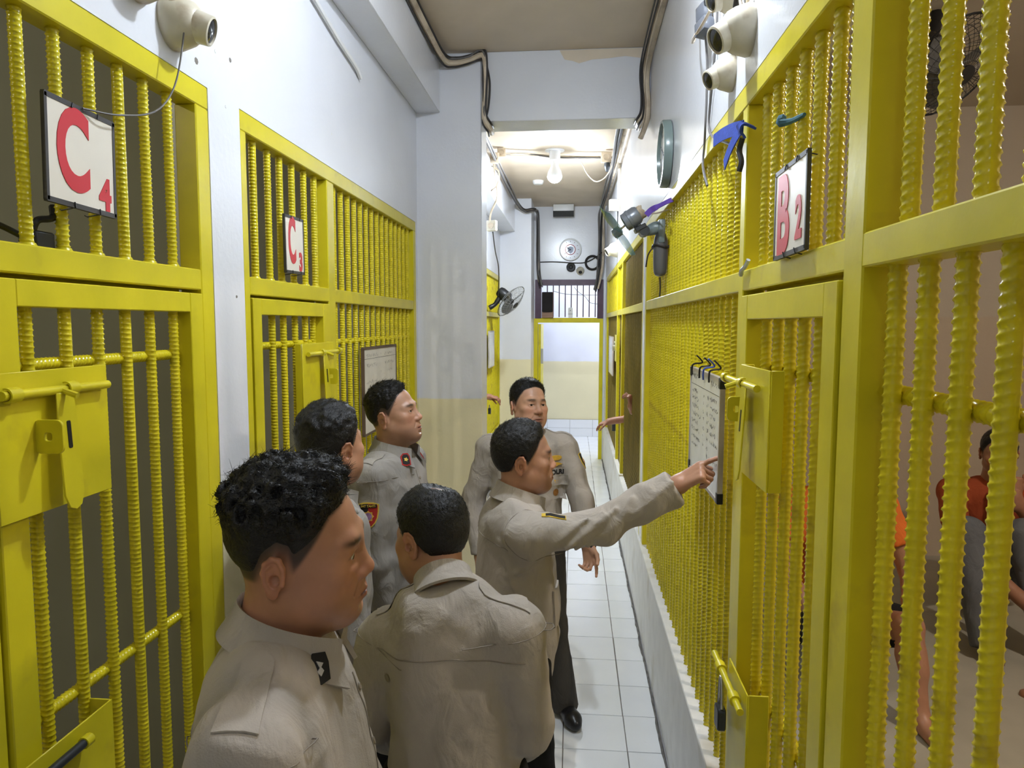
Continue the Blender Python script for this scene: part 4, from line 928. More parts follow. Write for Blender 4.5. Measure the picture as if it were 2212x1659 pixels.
# ------------------------------------------------------------------ head, in its own frame: x right ear to left ear mirrored, y forward, z up, origin between the ears
def skull(P, fat=0.):
    d = ell(P, (0, -.004, .036), (.0765, .094, .092))
    d = smin(d, ell(P, (0, .036, -.024), (.058+.010*fat, .060, .072)), .035)
    for s in (-1, 1):
        d = smin(d, cap(P, (s*.050, .010, -.050), (s*.018, .074, -.083), .020+.008*fat, .017), .03)
        d = smin(d, ell(P, (s*.045, .060, -.010), (.023, .022, .018)), .025)
    d = smin(d, ell(P, (0, .079, -.085), (.022, .0165, .0155)), .02)
    d = smin(d, ell(P, (0, .074, -.055), (.033, .029, .032)), .02)
    if fat > 0:
        for s in (-1, 1): d = smin(d, ell(P, (s*.042, .042, -.055), (.026, .034, .034)), .03)
        d = smin(d, ell(P, (0, .040, -.095), (.042, .042, .026)), .03)
    return d
def head_sdf(P, fat=0., nose=1., mouth=0.):
    Q = P.copy(); ax = np.abs(P[:, 0]); Q[:, 0] = ax            # features are mirrored
    d = skull(P, fat)
    d = smin(d, smin(cap(Q, (0, .086, .030), (.028, .083, .032), .010, .010), cap(Q, (.028, .083, .032), (.046, .068, .026), .010, .008), .01), .016)
    d = smax(d, -ell(Q, (.031, .104, .010), (.021, .017, .0125)), .014)
    d = smin(d, ell(Q, (.032, .0765, .0100), (.0152, .0148, .0132)), .006)
    d = smin(d, cap(Q, (.018, .0895, .0185), (.044, .0800, .0180), .0032, .0028), .006)       # upper lid fold
    d = smax(d, -ell(Q, (.0320, .0945, .0098), (.0145, .0105, .0041)), .0020)
    n = nose
    d = smin(d, cap(Q, (0, .087, .020), (0, .102*n+.002, -.014), .0070, .0100), .014)
    d = smin(d, ell(Q, (0, .1045*n+.002, -.0215), (.0140, .0118, .0100)), .010)
    d = smin(d, ell(Q, (.0145, .0975, -.0265), (.0088, .0105, .0078)), .007)
    d = smax(d, -ell(Q, (.0070, .1030, -.0335), (.0042, .0062, .0036)), .003)
    # lips and the line between them
    d = smin(d, cap(Q, (0, .1015, -.0540-mouth*.2), (.0240, .0905, -.0590), .0056, .0032), .006)
    d = smin(d, cap(Q, (0, .0995, -.0650-mouth*.7), (.0210, .0900, -.0615), .0068, .0036), .006)
    d = smax(d, -ell(Q, (0, .1070, -.0595-mouth*.4), (.0250, .0140, .0014+mouth*.22)), .0030)
    d = smax(d, -cap(Q, (0, .1035, -.0400), (0, .1050, -.0485), .0022, .0026), .004)
    d = smax(d, -ell(Q, (0, .1020, -.0785), (.018, .0080, .0042)), .010)                      # dip above the chin
    d = smax(d, -cap(Q, (.0195, .1010, -.0325), (.0320, .0905, -.0540), .0006, .0004), .006)  # fold from nose to mouth
    # ear
    er = np.asarray(Matrix.Rotation(math.radians(-24), 3, 'Z') @ Matrix.Rotation(math.radians(-10), 3, 'X'), np.float32)
    E = (Q - np.array((.0775, -.010, -.005), np.float32)) @ er       # x out, y forward, z up
    e = ell(E, (.004, -.004, .002), (.0046, .0175, .0295))
    arc = [(.004, .011, .006), (.006, .010, .020), (.007, .002, .0305), (.0078, -.0095, .0285), (.0082, -.0185, .017), (.0080, -.0195, .002), (.0068, -.0145, -.013), (.0055, -.006, -.024)]
    for a, b in zip(arc, arc[1:]): e = smin(e, cap(E, a, b, .0036, .0036), .003)
    arc = [(.006, -.004, .018), (.0072, -.0105, .008), (.0070, -.0085, -.006), (.006, -.001, -.0145)]
    for a, b in zip(arc, arc[1:]): e = smin(e, cap(E, a, b, .0032, .0030), .003)
    e = smin(e, ell(E, (.004, -.001, -.0255), (.0055, .0085, .0085)), .005)
    e = smin(e, ell(E, (.0045, .0115, -.004), (.0042, .0045, .0065)), .003)
    e = smax(e, -ell(E, (.0085, .001, -.003), (.0085, .0080, .0105)), .002)
    e = smin(e, ell(E, (-.012, .002, .0), (.010, .013, .022)), .005)
    return smin(d, e, .005)
def hair_fields(P, st):
    """a: distance behind the front hairline, b: height above the lower edge"""
    x, y, z = np.abs(P[:, 0]), P[:, 1], P[:, 2]
    a = (z - .080 - st.get('rise', 0))*.55 - (y - .072)*.83 - st.get('temple', .25)*np.maximum(0, .020 - np.abs(x - .050))
    low = np.interp(y, [-.12, -.075, -.05, -.034, -.012, .004, .012, .05], [-.052, -.052, -.042, -.004, .018, .012, -.010, -.010])
    return a, z - low + st.get('nape', 0)*(y < -.03)
def hair_mask(P, st):
    a, b = hair_fields(P, st)
    m = sstep(0, .009, a)*sstep(.0, st.get('fade', .045), b)
    if 'bald' in st:
        c = np.asarray(st['bald'][:3]); r = st['bald'][3]
        m = m*sstep(r*.30, r*1.35, np.sqrt(((P - c)**2).sum(1)))
    return m
def strands(V, Nn, mask, n, length, width, comb, lift, seed, curl=0., clump=0., rand=.35):
    rs = np.random.RandomState(seed)
    pr = mask/mask.sum(); idx = rs.choice(len(V), n, p=pr)
    P0 = V[idx] + rs.normal(0, .0012, (n, 3)); nn = Nn[idx]
    c = np.asarray(comb, float); cm = c - (nn*(nn @ c)[:, None]); cm /= np.linalg.norm(cm, axis=1, keepdims=True) + 1e-6
    cl = (np.stack([noise(P0.astype(np.float32), 55+11*k) for k in range(3)], -1) - .5)*2*clump
    D = nn*lift + cm + rs.normal(0, rand, (n, 3)) + cl; D /= np.linalg.norm(D, axis=1, keepdims=True)
    Ln = length*rs.uniform(.5, 1.15, n)
    side_ = np.cross(D, nn + rs.normal(0, .3, (n, 3))); side_ /= np.linalg.norm(side_, axis=1, keepdims=True) + 1e-6
    up = np.cross(side_, D)
    bend = rs.normal(0, curl, (n, 3))
    ks = [0, .5, 1]; out = []
    for k in ks:
        p = P0 + D*(Ln*k)[:, None] + (bend - nn*.35)*(Ln*k*k)[:, None]
        w = width*(1 - .85*k)
        out += [p + side_*w, p - side_*w*.5 + up*w*.8, p - side_*w*.5 - up*w*.8]
    W = np.stack(out, 1).reshape(-1, 3)             # n * 9
    base = (np.arange(n)*9)[:, None]
    q = []
    for r in range(2):
        for j in range(3):
            a, b = r*3+j, r*3+(j+1) % 3
            q.append(np.concatenate([base+a, base+b, base+b+3, base+a+3], 1))
    return W, np.concatenate(q)
def vnormals(V, F):
    a = V[F[:, 2]] - V[F[:, 0]]; b = V[F[:, 3]] - V[F[:, 1]]; n = np.cross(a, b); N_ = np.zeros_like(V)
    for j in range(4): np.add.at(N_, F[:, j], n)
    return N_/(np.linalg.norm(N_, axis=1, keepdims=True) + 1e-9)
def head_matrix(c, az, pitch, roll, s):
    """az clockwise from +Y seen from above, pitch up positive, roll to the right positive, degrees"""
    R = Matrix.Rotation(-math.radians(az), 3, 'Z') @ Matrix.Rotation(math.radians(pitch), 3, 'X') @ Matrix.Rotation(math.radians(roll), 3, 'Y')
    return np.array(R), np.asarray(c, float), s
def hand_prims(W, d, n, curls, thumb=(.35, .3), s=1., mirror=1, spread=0.):
    """list of capsules/boxes for a hand: wrist W, pointing d, palm facing n; thumb on the side mirror*cross(d, n)"""
    d = nrm3(d); n = np.asarray(n, float); n = nrm3(n - d*n.dot(d)); sd = np.cross(d, n)*mirror
    W = np.asarray(W, float); pr = []
    pal = [(.030, .026, .0150), (.010, .030, .0160), (-.010, .030, .0150), (-.028, .028, .0135)]
    for o, o0, r in pal: pr.append(('p', W + d*.008*s + sd*o*.62*s, W + d*.088*s + sd*o*s - n*.002*s, .0165*s, r*.82*s))
    pr.append(('p', W - d*.05*s, W + d*.01*s, .026*s, .0245*s))
    pr.append(('p', W + d*.018*s + sd*.022*s + n*.006*s, W + d*.052*s + sd*.034*s + n*.008*s, .016*s, .012*s))
    lens = [.074, .082, .076, .060]; offs = [.030, .010, -.010, -.028]
    for i in range(4):
        p = W + d*(.090 - .004*abs(i-1.2))*s + sd*offs[i]*s; dr = d + sd*spread*(1.5-i)*.5; dr = nrm3(dr); r0 = (.0088, .0090, .0086, .0076)[i]
        nn = n.copy(); ang = 0
        for k, fr in enumerate((.47, .29, .24)):
            ang += curls[i][k]
            v = nrm3(dr*math.cos(ang) + nn*math.sin(ang)); q = p + v*lens[i]*fr*s
            pr.append(('f%d' % i, p, q, r0*(1-.10*k)*s, r0*(1-.10*(k+1))*s)); p = q
    p = W + d*.030*s + sd*.030*s + n*.006*s; v = nrm3(d*.75 + sd*.62 + n*.25)
    for k, l in enumerate((.040, .030, .026)):
        q = p + v*l*s; pr.append(('t', p, q, (.0115-.0012*k)*s, (.0108-.0014*k)*s)); p = q
        v = nrm3(v + d*thumb[0]*.8 - sd*thumb[0]*.5 + n*thumb[1])
    return pr
def hand_sdf(P, pr):
    gr = {}
    for g, a, b, ra, rb in pr:
        c = cap(P, a, b, ra, rb); gr[g] = c if g not in gr else smin(gr[g], c, .012 if g == 'p' else .003)
    d = gr.pop('p')
    fs = None
    for g in gr: fs = gr[g] if fs is None else np.minimum(fs, gr[g])
    return smin(d, fs, .010)
RELAX = [(.35, .35, .25), (.45, .45, .3), (.55, .5, .3), (.6, .5, .35)]
FIST = [(1.4, 1.5, .9)]*4
def frame_axes(az):
    a = math.radians(az); f = np.array((math.sin(a), math.cos(a), 0)); r = np.array((math.cos(a), -math.sin(a), 0))
    return f, r, np.array((0, 0, 1.))
SKINC = np.array((.47, .255, .165))
def make_person(name, label, spec):
    """spec: hc head centre, haz/hpitch/hroll, az body azimuth, joints sh/el/wr/hip/kn/an per side, clothes"""
    g = spec.get
    s = g('s', 1.); hc = np.asarray(spec['hc'], float); f, r, u = frame_axes(spec['az'])
    R, c, hs = head_matrix(hc, spec['haz'], g('hpitch', 0), g('hroll', 0), g('hs', s))
    nb = np.asarray(g('nb', hc - u*.156*s - f*.035*s), float)
    pel = np.asarray(g('pel', np.array((nb[0], nb[1], .94*s)) + f*.01), float)
    w = g('width', 1.)*s
    sh = g('sh') or [nb - u*.045*s - r*.182*w, nb - u*.045*s + r*.182*w]
    sh = [np.asarray(p, float) for p in sh]
    el = g('el') or [sh[0] - u*.285*s - r*.05*s - f*.02, sh[1] - u*.285*s + r*.05*s - f*.02]
    wr = g('wr') or [np.asarray(el[0]) - u*.25*s + f*.05*s + r*.01, np.asarray(el[1]) - u*.25*s + f*.05*s - r*.01]
    el = [np.asarray(p, float) for p in el]; wr = [np.asarray(p, float) for p in wr]
    hip = [pel - u*.02 - r*.092*s, pel - u*.02 + r*.092*s]; floor = g('floor', 0.)
    kn = g('kn') or [np.array((h[0], h[1], floor + .48*s)) + f*.03 + r*k*.02 for h, k in zip(hip, (-1, 1))]
    an = g('an') or [np.array((h[0], h[1], floor + .085)) - f*.01 + r*k*.035 for h, k in zip(hip, (-1, 1))]
    kn = [np.asarray(p, float) for p in kn]; an = [np.asarray(p, float) for p in an]
    toe = g('toe') or [f, f]
    base = np.array((pel[0], pel[1], floor))
    t = thing(name, label, g('cat', 'person'), tuple(base), g('group'))
    fat = g('fat', 0.); belly = g('belly', 0.); tone = SKINC*np.asarray(g('tone', (1, 1, 1)))
    hv = g('hvox', .0024)
    # ---- skin: head with neck
    neck_r = (.055 + .008*fat)*s
    nk0 = c + R @ np.array((0, -.012, -.045))*hs
    def fhead(P):
        L_ = ((P - c.astype(np.float32)) @ R.astype(np.float32))/hs
        d = head_sdf(L_.astype(np.float32), fat, g('nose', 1.), g('mouth', 0.))*hs
        d = smin(d, cap(P, nk0, nb + u*.0, neck_r, neck_r*1.02), .03)
        return smin(d, cap(P, nb - r*.07*s - u*.065, nb + r*.07*s - u*.065, .045*s, .045*s), .03)
    V, F = mesh_sdf(fhead, np.minimum(hc, nb) - .17*s - u*.02, np.maximum(hc, nb) + .165*s, hv)
    L_ = ((V - c) @ R)/hs; x, y, z = np.abs(L_[:, 0]), L_[:, 1], L_[:, 2]
    col = np.tile(tone, (len(V), 1))
    nz = noise(L_.astype(np.float32), 30)[:, None]; col = col*(.93 + .14*nz)
    red = np.exp(-((x-.044)/.02)**2 - ((z+.02)/.022)**2)*(y > .03) + np.exp(-(x/.018)**2 - ((z+.022)/.014)**2)*(y > .09)
    col = col*(1 + red[:, None]*np.array((.10, -.04, -.06)))
    ear = (x > .079)*1.; col = col*(1 + ear[:, None]*np.array((.06, -.06, -.08)))
    lip = np.exp(-((x/.0245)**4) - (((z + .0605))/.0092)**4)*(y > .088)
    col = col*(1-lip[:, None]) + lip[:, None]*tone*np.array((.82, .58, .58))
    line = np.exp(-(x/.0235)**4 - ((z + .0600)/.0016)**2)*(y > .090); col *= 1 - .65*line[:, None]
    beard = sstep(-.035, -.062, z)*sstep(.02, .05, y)*.16 + np.exp(-(x/.024)**2 - ((z+.047)/.007)**2)*(y > .09)*g('mous', .22); col *= 1 - np.clip(beard, 0, .8)[:, None]
    brow = np.exp(-(((x-.032)/.019)**4) - ((z - (.0335 + .06*(x-.02)*np.where(x < .038, 1, -.6)))/.0052)**2)*(y > .05)
    col = col*(1-.93*brow[:, None]) + .93*brow[:, None]*np.array((.02, .015, .013))
    lash = np.exp(-((x-.032)/.0145)**4 - ((z - .0137 + 18*(x-.032)**2)/.0016)**2)*(y > .075); col *= 1 - .8*lash[:, None]
    st = g('hair')
    if st:
        a, b = hair_fields(L_, st)
        stub = sstep(.0, .008, a)*sstep(-.012, st.get('stubble', .030) - .008, b)*(x < .0835)
        if 'bald' in st: stub *= np.clip(hair_mask(L_, st)*.9 + .70, 0, 1)
        stub *= 1 - sstep(.004, .008, skull(L_.astype(np.float32), fat))
        col = col*(1-.90*stub[:, None]) + .90*stub[:, None]*np.array((.016, .015, .015))
    parts_V, parts_F, parts_C = [V], [F], [col]
    # ---- hands (with the bare forearm when the sleeve is short)
    for k in (0, 1):
        hd = (g('hand') or [None, None])[k]
        if hd == 0: continue
        hd = hd or {}
        d = np.asarray(hd.get('d', wr[k] - el[k]), float); n = np.asarray(hd.get('n', (-r if k else r)), float)
        pr = hand_prims(wr[k], d, n, hd.get('curls', RELAX), hd.get('thumb', (.35, .3)), s, mirror=(1 if k else -1)*hd.get('mir', 1), spread=hd.get('spread', .12))
        bare = g('bare', 0)
        def fhand(P):
            dd = hand_sdf(P, pr)
            if bare:
                dd = smin(dd, cap(P, wr[k], el[k], .026*s, .042*s), .02)
                dd = smin(dd, cap(P, el[k], sh[k], .042*s, .05*s), .02)
            return smin(dd, cap(P, wr[k], wr[k] + (el[k]-wr[k])*.4, .026*s, .032*s), .02)
        pts = [q for p in pr for q in (p[1], p[2])] + [wr[k] + (el[k]-wr[k])*.4] + ([el[k], sh[k]] if bare else [])
        V2, F2 = mesh_sdf(fhand, np.min(pts, 0) - .06, np.max(pts, 0) + .06, g('handvox', .0030) if not bare else g('handvox', .005))
        parts_V.append(V2); parts_F.append(F2); parts_C.append(np.tile(tone, (len(V2), 1))*(.94+.12*noise(V2.astype(np.float32), 40)[:, None]))
    # ---- the rest of the body, mostly under the clothes
    legs_bare = g('legs_bare', 0)
    def fcore(P):
        d = ell(P, (nb+pel)/2, (.13*w, .085*s, np.linalg.norm(nb-pel)*.46), np.stack([r, f, u], 1))
        d = smin(d, cap(P, nb - u*.09, pel, .05, .09), .06)
        for k in (0, 1):
            d = smin(d, cap(P, nb - u*.09, sh[k] - u*.03, .04, .035), .04)
            d = smin(d, cap(P, sh[k], el[k], .04*s, .034*s), .02); d = smin(d, cap(P, el[k], wr[k], .033*s, .022*s), .02)
            d = smin(d, cap(P, hip[k], kn[k], .078*s, .054*s), .04); d = smin(d, cap(P, kn[k], an[k], .052*s, .036*s), .02)
            d = smin(d, cap(P, kn[k]*.65 + an[k]*.35 - f*.01, kn[k]*.5 + an[k]*.5, .052*s, .048*s), .03)
            d = smin(d, cap(P, an[k] - u*.02, an[k] + np.asarray(toe[k])*.13 - u*.045, .034, .026), .03)
        return d
    allp = np.stack([nb, pel, *sh, *el, *wr, *kn, *an])
    V3, F3 = mesh_sdf(fcore, allp.min(0) - .22, allp.max(0) + .20, .011 if legs_bare else .016)
    parts_V.append(V3); parts_F.append(F3); parts_C.append(np.tile(tone, (len(V3), 1)))
    o = 0; FF = []
    for v_, f_ in zip(parts_V, parts_F): FF.append(f_ + o); o += len(v_)
    np_obj('body', np.concatenate(parts_V), np.concatenate(FF), SKIN, t, np.concatenate(parts_C))
    # ---- eyes and brows
    if g('eyes', 1):
        for sx in (-1, 1):
            ec = c + R @ (np.array((sx*.0320, .0778, .0100))*hs)
            gz = R @ nrm3(np.array((g('gaze', (0, 0))[0], 1, g('gaze', (0, 0))[1])))
            vf = lathe([(.0005, .0126), (.0026, .0124), (.0058, .0112), (.0062, .0110), (.0100, .0078), (.0126, 0), (.0100, -.0078), (.0005, -.0126)], 18, aim(ec, gz) @ Matrix.Scale(hs, 4))
            fm = [1 if i < 36+18 else 0 for i in range(18*7)] + [1, 0]
            obj('eye', vf, None, t, mats=[EYEW, IRIS], fmat=fm, angle=0)
    # ---- hair
    if st:
        top, sidet = st.get('top', .018), st.get('side', .006)
        def fhair(P):
            Q = (((P - c.astype(np.float32)) @ R.astype(np.float32))/hs).astype(np.float32)
            m = hair_mask(Q, st); af, bf = hair_fields(Q, st); m = m*(.12 + .88*sstep(.0, .032, af))
            th = sidet + (top-sidet)*sstep(.035, .105, Q[:, 2])
            nz_ = (noise(Q, st.get('nf', 110)) - .5)*2*st.get('namp', .004)*sstep(.03, .09, Q[:, 2]) + (noise(Q, 320)-.5)*.0018
            return (skull(Q, fat) - (th*m + nz_*m - .0035*(1-m)))*hs
        Vh, Fh = mesh_sdf(fhair, hc - .135*hs, hc + .175*hs, g('hairvox', .0028))
        Lh = ((Vh - c) @ R)/hs; m = hair_mask(Lh, st); keep = m > .02
        fk = keep[Fh].all(1); Fh = Fh[fk]
        used = np.unique(Fh); rem = -np.ones(len(Vh), int); rem[used] = np.arange(len(used)); Vh = Vh[used]; Fh = rem[Fh]; Lh = Lh[used]; m = m[used]
        Nh = vnormals(Vh, Fh)
        tw = m*(sstep(st.get('zlo', .02), .09, Lh[:, 2]) + st.get('sides', .03))
        Ws, Fs = strands(Vh, Nh, tw, st.get('n', 2500), st.get('len', .018)*hs, st.get('wid', .0006), R @ np.asarray(st.get('comb', (0, .3, .8)), float), st.get('lift', .8), st.get('seed', 1), st.get('curl', .2), st.get('clump', .4), st.get('rand', .3))
        np_obj('hair', np.concatenate([Vh, Ws]), np.concatenate([Fh, Fs + len(Vh)]), HAIR, t)
    # ---- clothes
    shirtm = spec['shirt']; hem = g('hem', .80*s); sleeve = g('sleeve', 1.)
    ax = nrm3(nb - pel); Rt = np.stack([r, nrm3(np.cross(ax, r)), ax], 1)      # torso frame
    L3 = np.linalg.norm(nb - pel)
    pt = lambda k, fo=0., si=0.: pel + ax*L3*k + Rt[:, 1]*fo + r*si
    wa, wf = g('wrinkle', .013), g('wfreq', (11, 11, 5))
    def fshirt(P, extra=0.):
        d = ell(P, pt(.66, .004), (.178*w, (.120+.012*belly)*s, .205*s), Rt)
        d = smin(d, ell(P, pt(.30, .006+.03*belly), ((.160+.012*belly)*w, (.125+.035*belly)*s, .22*s), Rt), .06)
        d = smin(d, ell(P, pt(-.02, .0), (.175*w, .130*s, .20*s), Rt), .06)
        d = smin(d, cap(P, sh[0] - u*.008, sh[1] - u*.008, .062*s, .062*s), .07)
        d = smin(d, cap(P, nb - u*.035 - r*.04, nb - u*.035 + r*.04, .070*s, .070*s), .05)
        hemn = g('hemn', None)
        d = smax(d, (P @ (-ax).astype(np.float32)) + float(pel @ ax) + (hem - pel[2])*1.0 if g('seated', 0) else hem - P[:, 2], .012)
        arms = None
        for k in (0, 1):
            e2 = sh[k] + (el[k]-sh[k])*min(1, sleeve*1.0)
            if sleeve >= 1:
                a_ = smin(cap(P, sh[k], el[k], .064*s, .054*s), fcap(P, el[k], wr[k] - nrm3(wr[k]-el[k])*.012, .053*s, g('cuff', .045)*s), .03)
            else: a_ = fcap(P, sh[k], sh[k] + (el[k]-sh[k])*sleeve, .068*s, .066*s)
            d = smin(d, a_, .028)
        q = P.astype(np.float32)
        n1 = noise(q @ Rt.astype(np.float32), wf); n2 = noise(q, 17); n3 = noise(q + n2[:, None]*.03, 30)
        d = d - wa*(1-np.abs(2*n1-1)) + wa*.5 + (n2-.5)*wa*.9 + (n3-.5)*wa*.4
        for (a_, b_, r_, amp) in g('folds', []): d = d - amp*np.exp(-(np.maximum(cap(P, a_, b_, 0, 0), 0)/r_)**2)
        return d - extra
    pts = np.stack([nb + .04, pel, *sh, *el, *(wr if sleeve >= 1 else el)])
    lo = pts.min(0) - .20; hi = pts.max(0) + .12; lo[2] = min(hem - .03, pts.min(0)[2] - .09)
    Vs, Fs = mesh_sdf(fshirt, lo, hi, g('cvox', .0062))
    shirt = np_obj('shirt', Vs, Fs, shirtm, t)
    bvh = BVHTree.FromPolygons([tuple(v) for v in Vs], [tuple(int(i) for i in q) for q in Fs])
    # trousers or shorts
    tl = g('trouser_len', 1.); tm = g('trousers', TROUS)
    def ftr(P):
        d = ell(P, pel + u*.0, (.162*w, .118*s, .15*s), Rt)
        for k in (0, 1):
            if tl >= 1:
                b_ = smin(cap(P, hip[k], kn[k], .095*s, .075*s), fcap(P, kn[k], an[k] - u*.045, .075*s, .070*s), .03)
            else: b_ = fcap(P, hip[k], hip[k] + (kn[k]-hip[k])*tl, .098*s, .088*s)
            d = smin(d, b_, .02)
        q = P.astype(np.float32)
        return d - .006*(1-np.abs(2*noise(q, (8, 8, 14))-1)) + .003
    pts = np.stack([pel, *kn, *(an if tl >= 1 else kn)]); lo = pts.min(0) - .17; hi = pts.max(0) + .17
    if tl >= 1: lo[2] = floor + .02
    V4, F4 = mesh_sdf(ftr, lo, hi, .009)
    np_obj('trousers' if tl >= 1 else 'shorts', V4, F4, tm, t)
    if g('shoes', 1):
        for k in (0, 1):
            a = an[k]; td = nrm3(toe[k]); 
            def fshoe(P):
                h0 = np.array((a[0], a[1], floor + .045)) - td*.035
                d = smin(cap(P, h0, h0 + td*.16 - u*.005, .042, .042), cap(P, h0 + u*.01, np.array((a[0], a[1], floor+.12)), .042, .045), .04)
                d = smin(d, cap(P, h0 + td*.16 - u*.008, h0 + td*.195 - u*.012, .040, .030), .02)
                return smax(d, floor + .004 - P[:, 2], .006)
            V5, F5 = mesh_sdf(fshoe, np.array((a[0], a[1], floor)) - (.27, .27, .03), np.array((a[0], a[1], floor + .22)) + (.27, .27, 0), .006)
            np_obj('shoe', V5, F5, LEATHER, t)
    if g('belt', 0):
        pass
    P_ = dict(t=t, bvh=bvh, f=f, r=r, u=u, nb=nb, sh=sh, el=el, wr=wr, Rt=Rt, R=R, c=c, hs=hs, s=s, ax=ax, pel=pel, neck_r=neck_r, nk0=nk0, shirtm=shirtm, pt=pt)
    if g('collar', 1): collar(P_, g('collar_open', .55))
    return P_
# ------------------------------------------------------------------ uniform details laid onto the cloth
def drop(P_, p, d, off=.0012):
    """first hit of a ray from p along d on the shirt; returns point lifted off the cloth"""
    h = P_['bvh'].ray_cast(Vector(p), Vector(d))
    if h[0] is None:
        h = P_['bvh'].find_nearest(Vector(p))
    return h[0] + h[1].normalized()*off
def collar(P_, op=.55):
    nb, f, r, u, s, nr = P_['nb'], P_['f'], P_['r'], P_['u'], P_['s'], P_['neck_r']
    n = 36; V, F = [], []; RN = []
    dn = nrm3(P_['nk0'] - nb); cen = nb + dn*.012*s; u = dn; f = nrm3(f - dn*f.dot(dn)); r = nrm3(np.cross(f, dn))
    for i in range(n+1):
        a = (PI - op)*(2*i/n - 1)           # 0 at the back, +-(PI-op) at the throat
        d = -f*math.cos(a) + r*math.sin(a)
        fr = abs(a)/(PI-op)
        zt = .063 - .030*fr**1.6; zb = .010 - .042*fr**3
        rt = nr*1.07 + .005 + .004*fr; rm = nr*1.18 + .011; rb = nr*1.30 + .018 + .012*fr**3
        fw = f*(.004 + .030*fr**2)
        ring = [cen + fw + d*(rt-.003) + u*(zt-.030), cen + fw + d*rt + u*zt, cen + fw + d*(rt+.005) + u*(zt+.003), cen + fw + d*rm + u*(zt*.45 + zb*.55 + .006), cen + fw + d*rb + u*zb, cen + fw + d*(rb-.006) + u*(zb-.004)]
        V += [tuple(p) for p in ring]
        RN.append(ring)
    k = 6
    for i in range(n):
        for j in range(k-1): F.append((i*k+j, i*k+j+1, i*k+k+j+1, i*k+k+j))
        F.append((i*k+k-1, i*k, i*k+k, i*k+2*k-1))
    F += [tuple(range(k)), tuple(range(n*k+k-1, n*k-1, -1))]
    P_['collar'] = obj('collar', (V, F), P_['shirtm'], P_['t'], angle=60)
    def at(sgn, fr):
        i = int(round((sgn*fr + 1)/2*n)); i = min(max(i, 1), n-1)
        m = (RN[i][3] + RN[i][4])/2; tv = RN[i][3] - RN[i][4]; th = RN[i+1][3] - RN[i-1][3]
        nn = nrm3(np.cross(th, tv)); nn = nn if nn.dot(m - cen) > 0 else -nn
        return m, nn, nrm3(tv)
    P_['collar_at'] = at
    P_['collar_bvh'] = BVHTree.FromPolygons(V, F)
def patch(P_, name, c, n, up, outline, m, off=.0016, rings=4, th=.0016, bvh=None, label=None, parent=None):
    """flat emblem laid on the cloth: concentric copies of a star-shaped outline (metres), pressed onto the surface"""
    n = nrm3(n); up = np.asarray(up, float); up = nrm3(up - n*up.dot(n)); rt = np.cross(up, n)
    c = np.asarray(c, float); k = len(outline); V, F = [], []
    T = bvh or P_['bvh']
    def hit(x, y):
        o = c + rt*x + up*y + n*.15
        h = T.ray_cast(Vector(o), Vector(-n))
        if h[0] is None or (h[0]-Vector(c)).length > .16:
            h = T.find_nearest(Vector(c + rt*x + up*y))
        return np.array(h[0])
    mid = hit(0, 0)
    base = []
    for i in range(rings, 0, -1):
        for x, y in outline: base.append(hit(x*i/rings, y*i/rings))
    base.append(mid); base = np.array(base)
    # press flat-ish: keep within a few mm of the best plane
    dist = (base - mid) @ n; dist = np.clip(dist, -.02, .02)
    pl = np.array([c + rt*x*i/rings + up*y*i/rings for i in range(rings, 0, -1) for x, y in outline] + [c])
    pl = pl - n*((pl - mid) @ n)[:, None] + n*dist[:, None]
    topv = pl + n*(off + th); bot = pl[:k] + n*(off*.1)
    V = [tuple(p) for p in topv] + [tuple(p) for p in bot]; nt = len(topv)
    for i in range(rings-1):
        for j in range(k): F.append((i*k+j, i*k+(j+1) % k, (i+1)*k+(j+1) % k, (i+1)*k+j))
    for j in range(k): F.append(((rings-1)*k+j, (rings-1)*k+(j+1) % k, nt-1)); F.append((j, nt+j, nt+(j+1) % k, (j+1) % k))
    return obj(name, (V, F), m, parent or P_['t'], angle=50, label=label)
def cloth_text(P_, name, txt, size, c, n, up, m, off=.003, bold=0., sx=1.):
    n = nrm3(n); up = np.asarray(up, float); up = nrm3(up - n*up.dot(n)); rt = np.cross(up, n); c = np.asarray(c, float)
    V, F = text_vf(txt, size, .0006, bold); W = []
    for x, y, z in V:
        o = c + rt*x*sx + up*y + n*.12; h = P_['bvh'].ray_cast(Vector(o), Vector(-n))
        p = np.array(h[0]) if h[0] is not None and (h[0]-Vector(c)).length < .12 else c + rt*x*sx + up*y
        W.append(tuple(p + n*(off + z)))
    return obj(name, (W, F), m, P_['t'], smooth=False)
def seam(P_, pts, d, r=.0012, m=None, name='seam', sub=8):
    q = [drop(P_, p, d, .0004) for p in smooth_path(pts, sub)]
    return obj(name, tube(q, r, 5), m or SEAM, P_['t'])
def button(P_, p, d, r=.0065, name='button', m=None):
    h = P_['bvh'].ray_cast(Vector(p), Vector(d))
    if h[0] is None: h = P_['bvh'].find_nearest(Vector(p))
    return obj(name, lathe([(r, 0), (r*1.05, .0015), (r*.85, .0028), (r*.6, .0022), (r*.1, .0024)], 14, aim(h[0], h[1])), m or BTN, P_['t'])
def ovalo(w, h, n=20): return [(w/2*math.cos(2*PI*i/n), h/2*math.sin(2*PI*i/n)) for i in range(n)]
def recto(w, h, n=4):
    o = []
    c = [(w/2, h/2), (-w/2, h/2), (-w/2, -h/2), (w/2, -h/2)]
    for i in range(4):
        a, b = c[i], c[(i+1) % 4]
        for k in range(n): o.append((a[0]+(b[0]-a[0])*k/n, a[1]+(b[1]-a[1])*k/n))
    return o
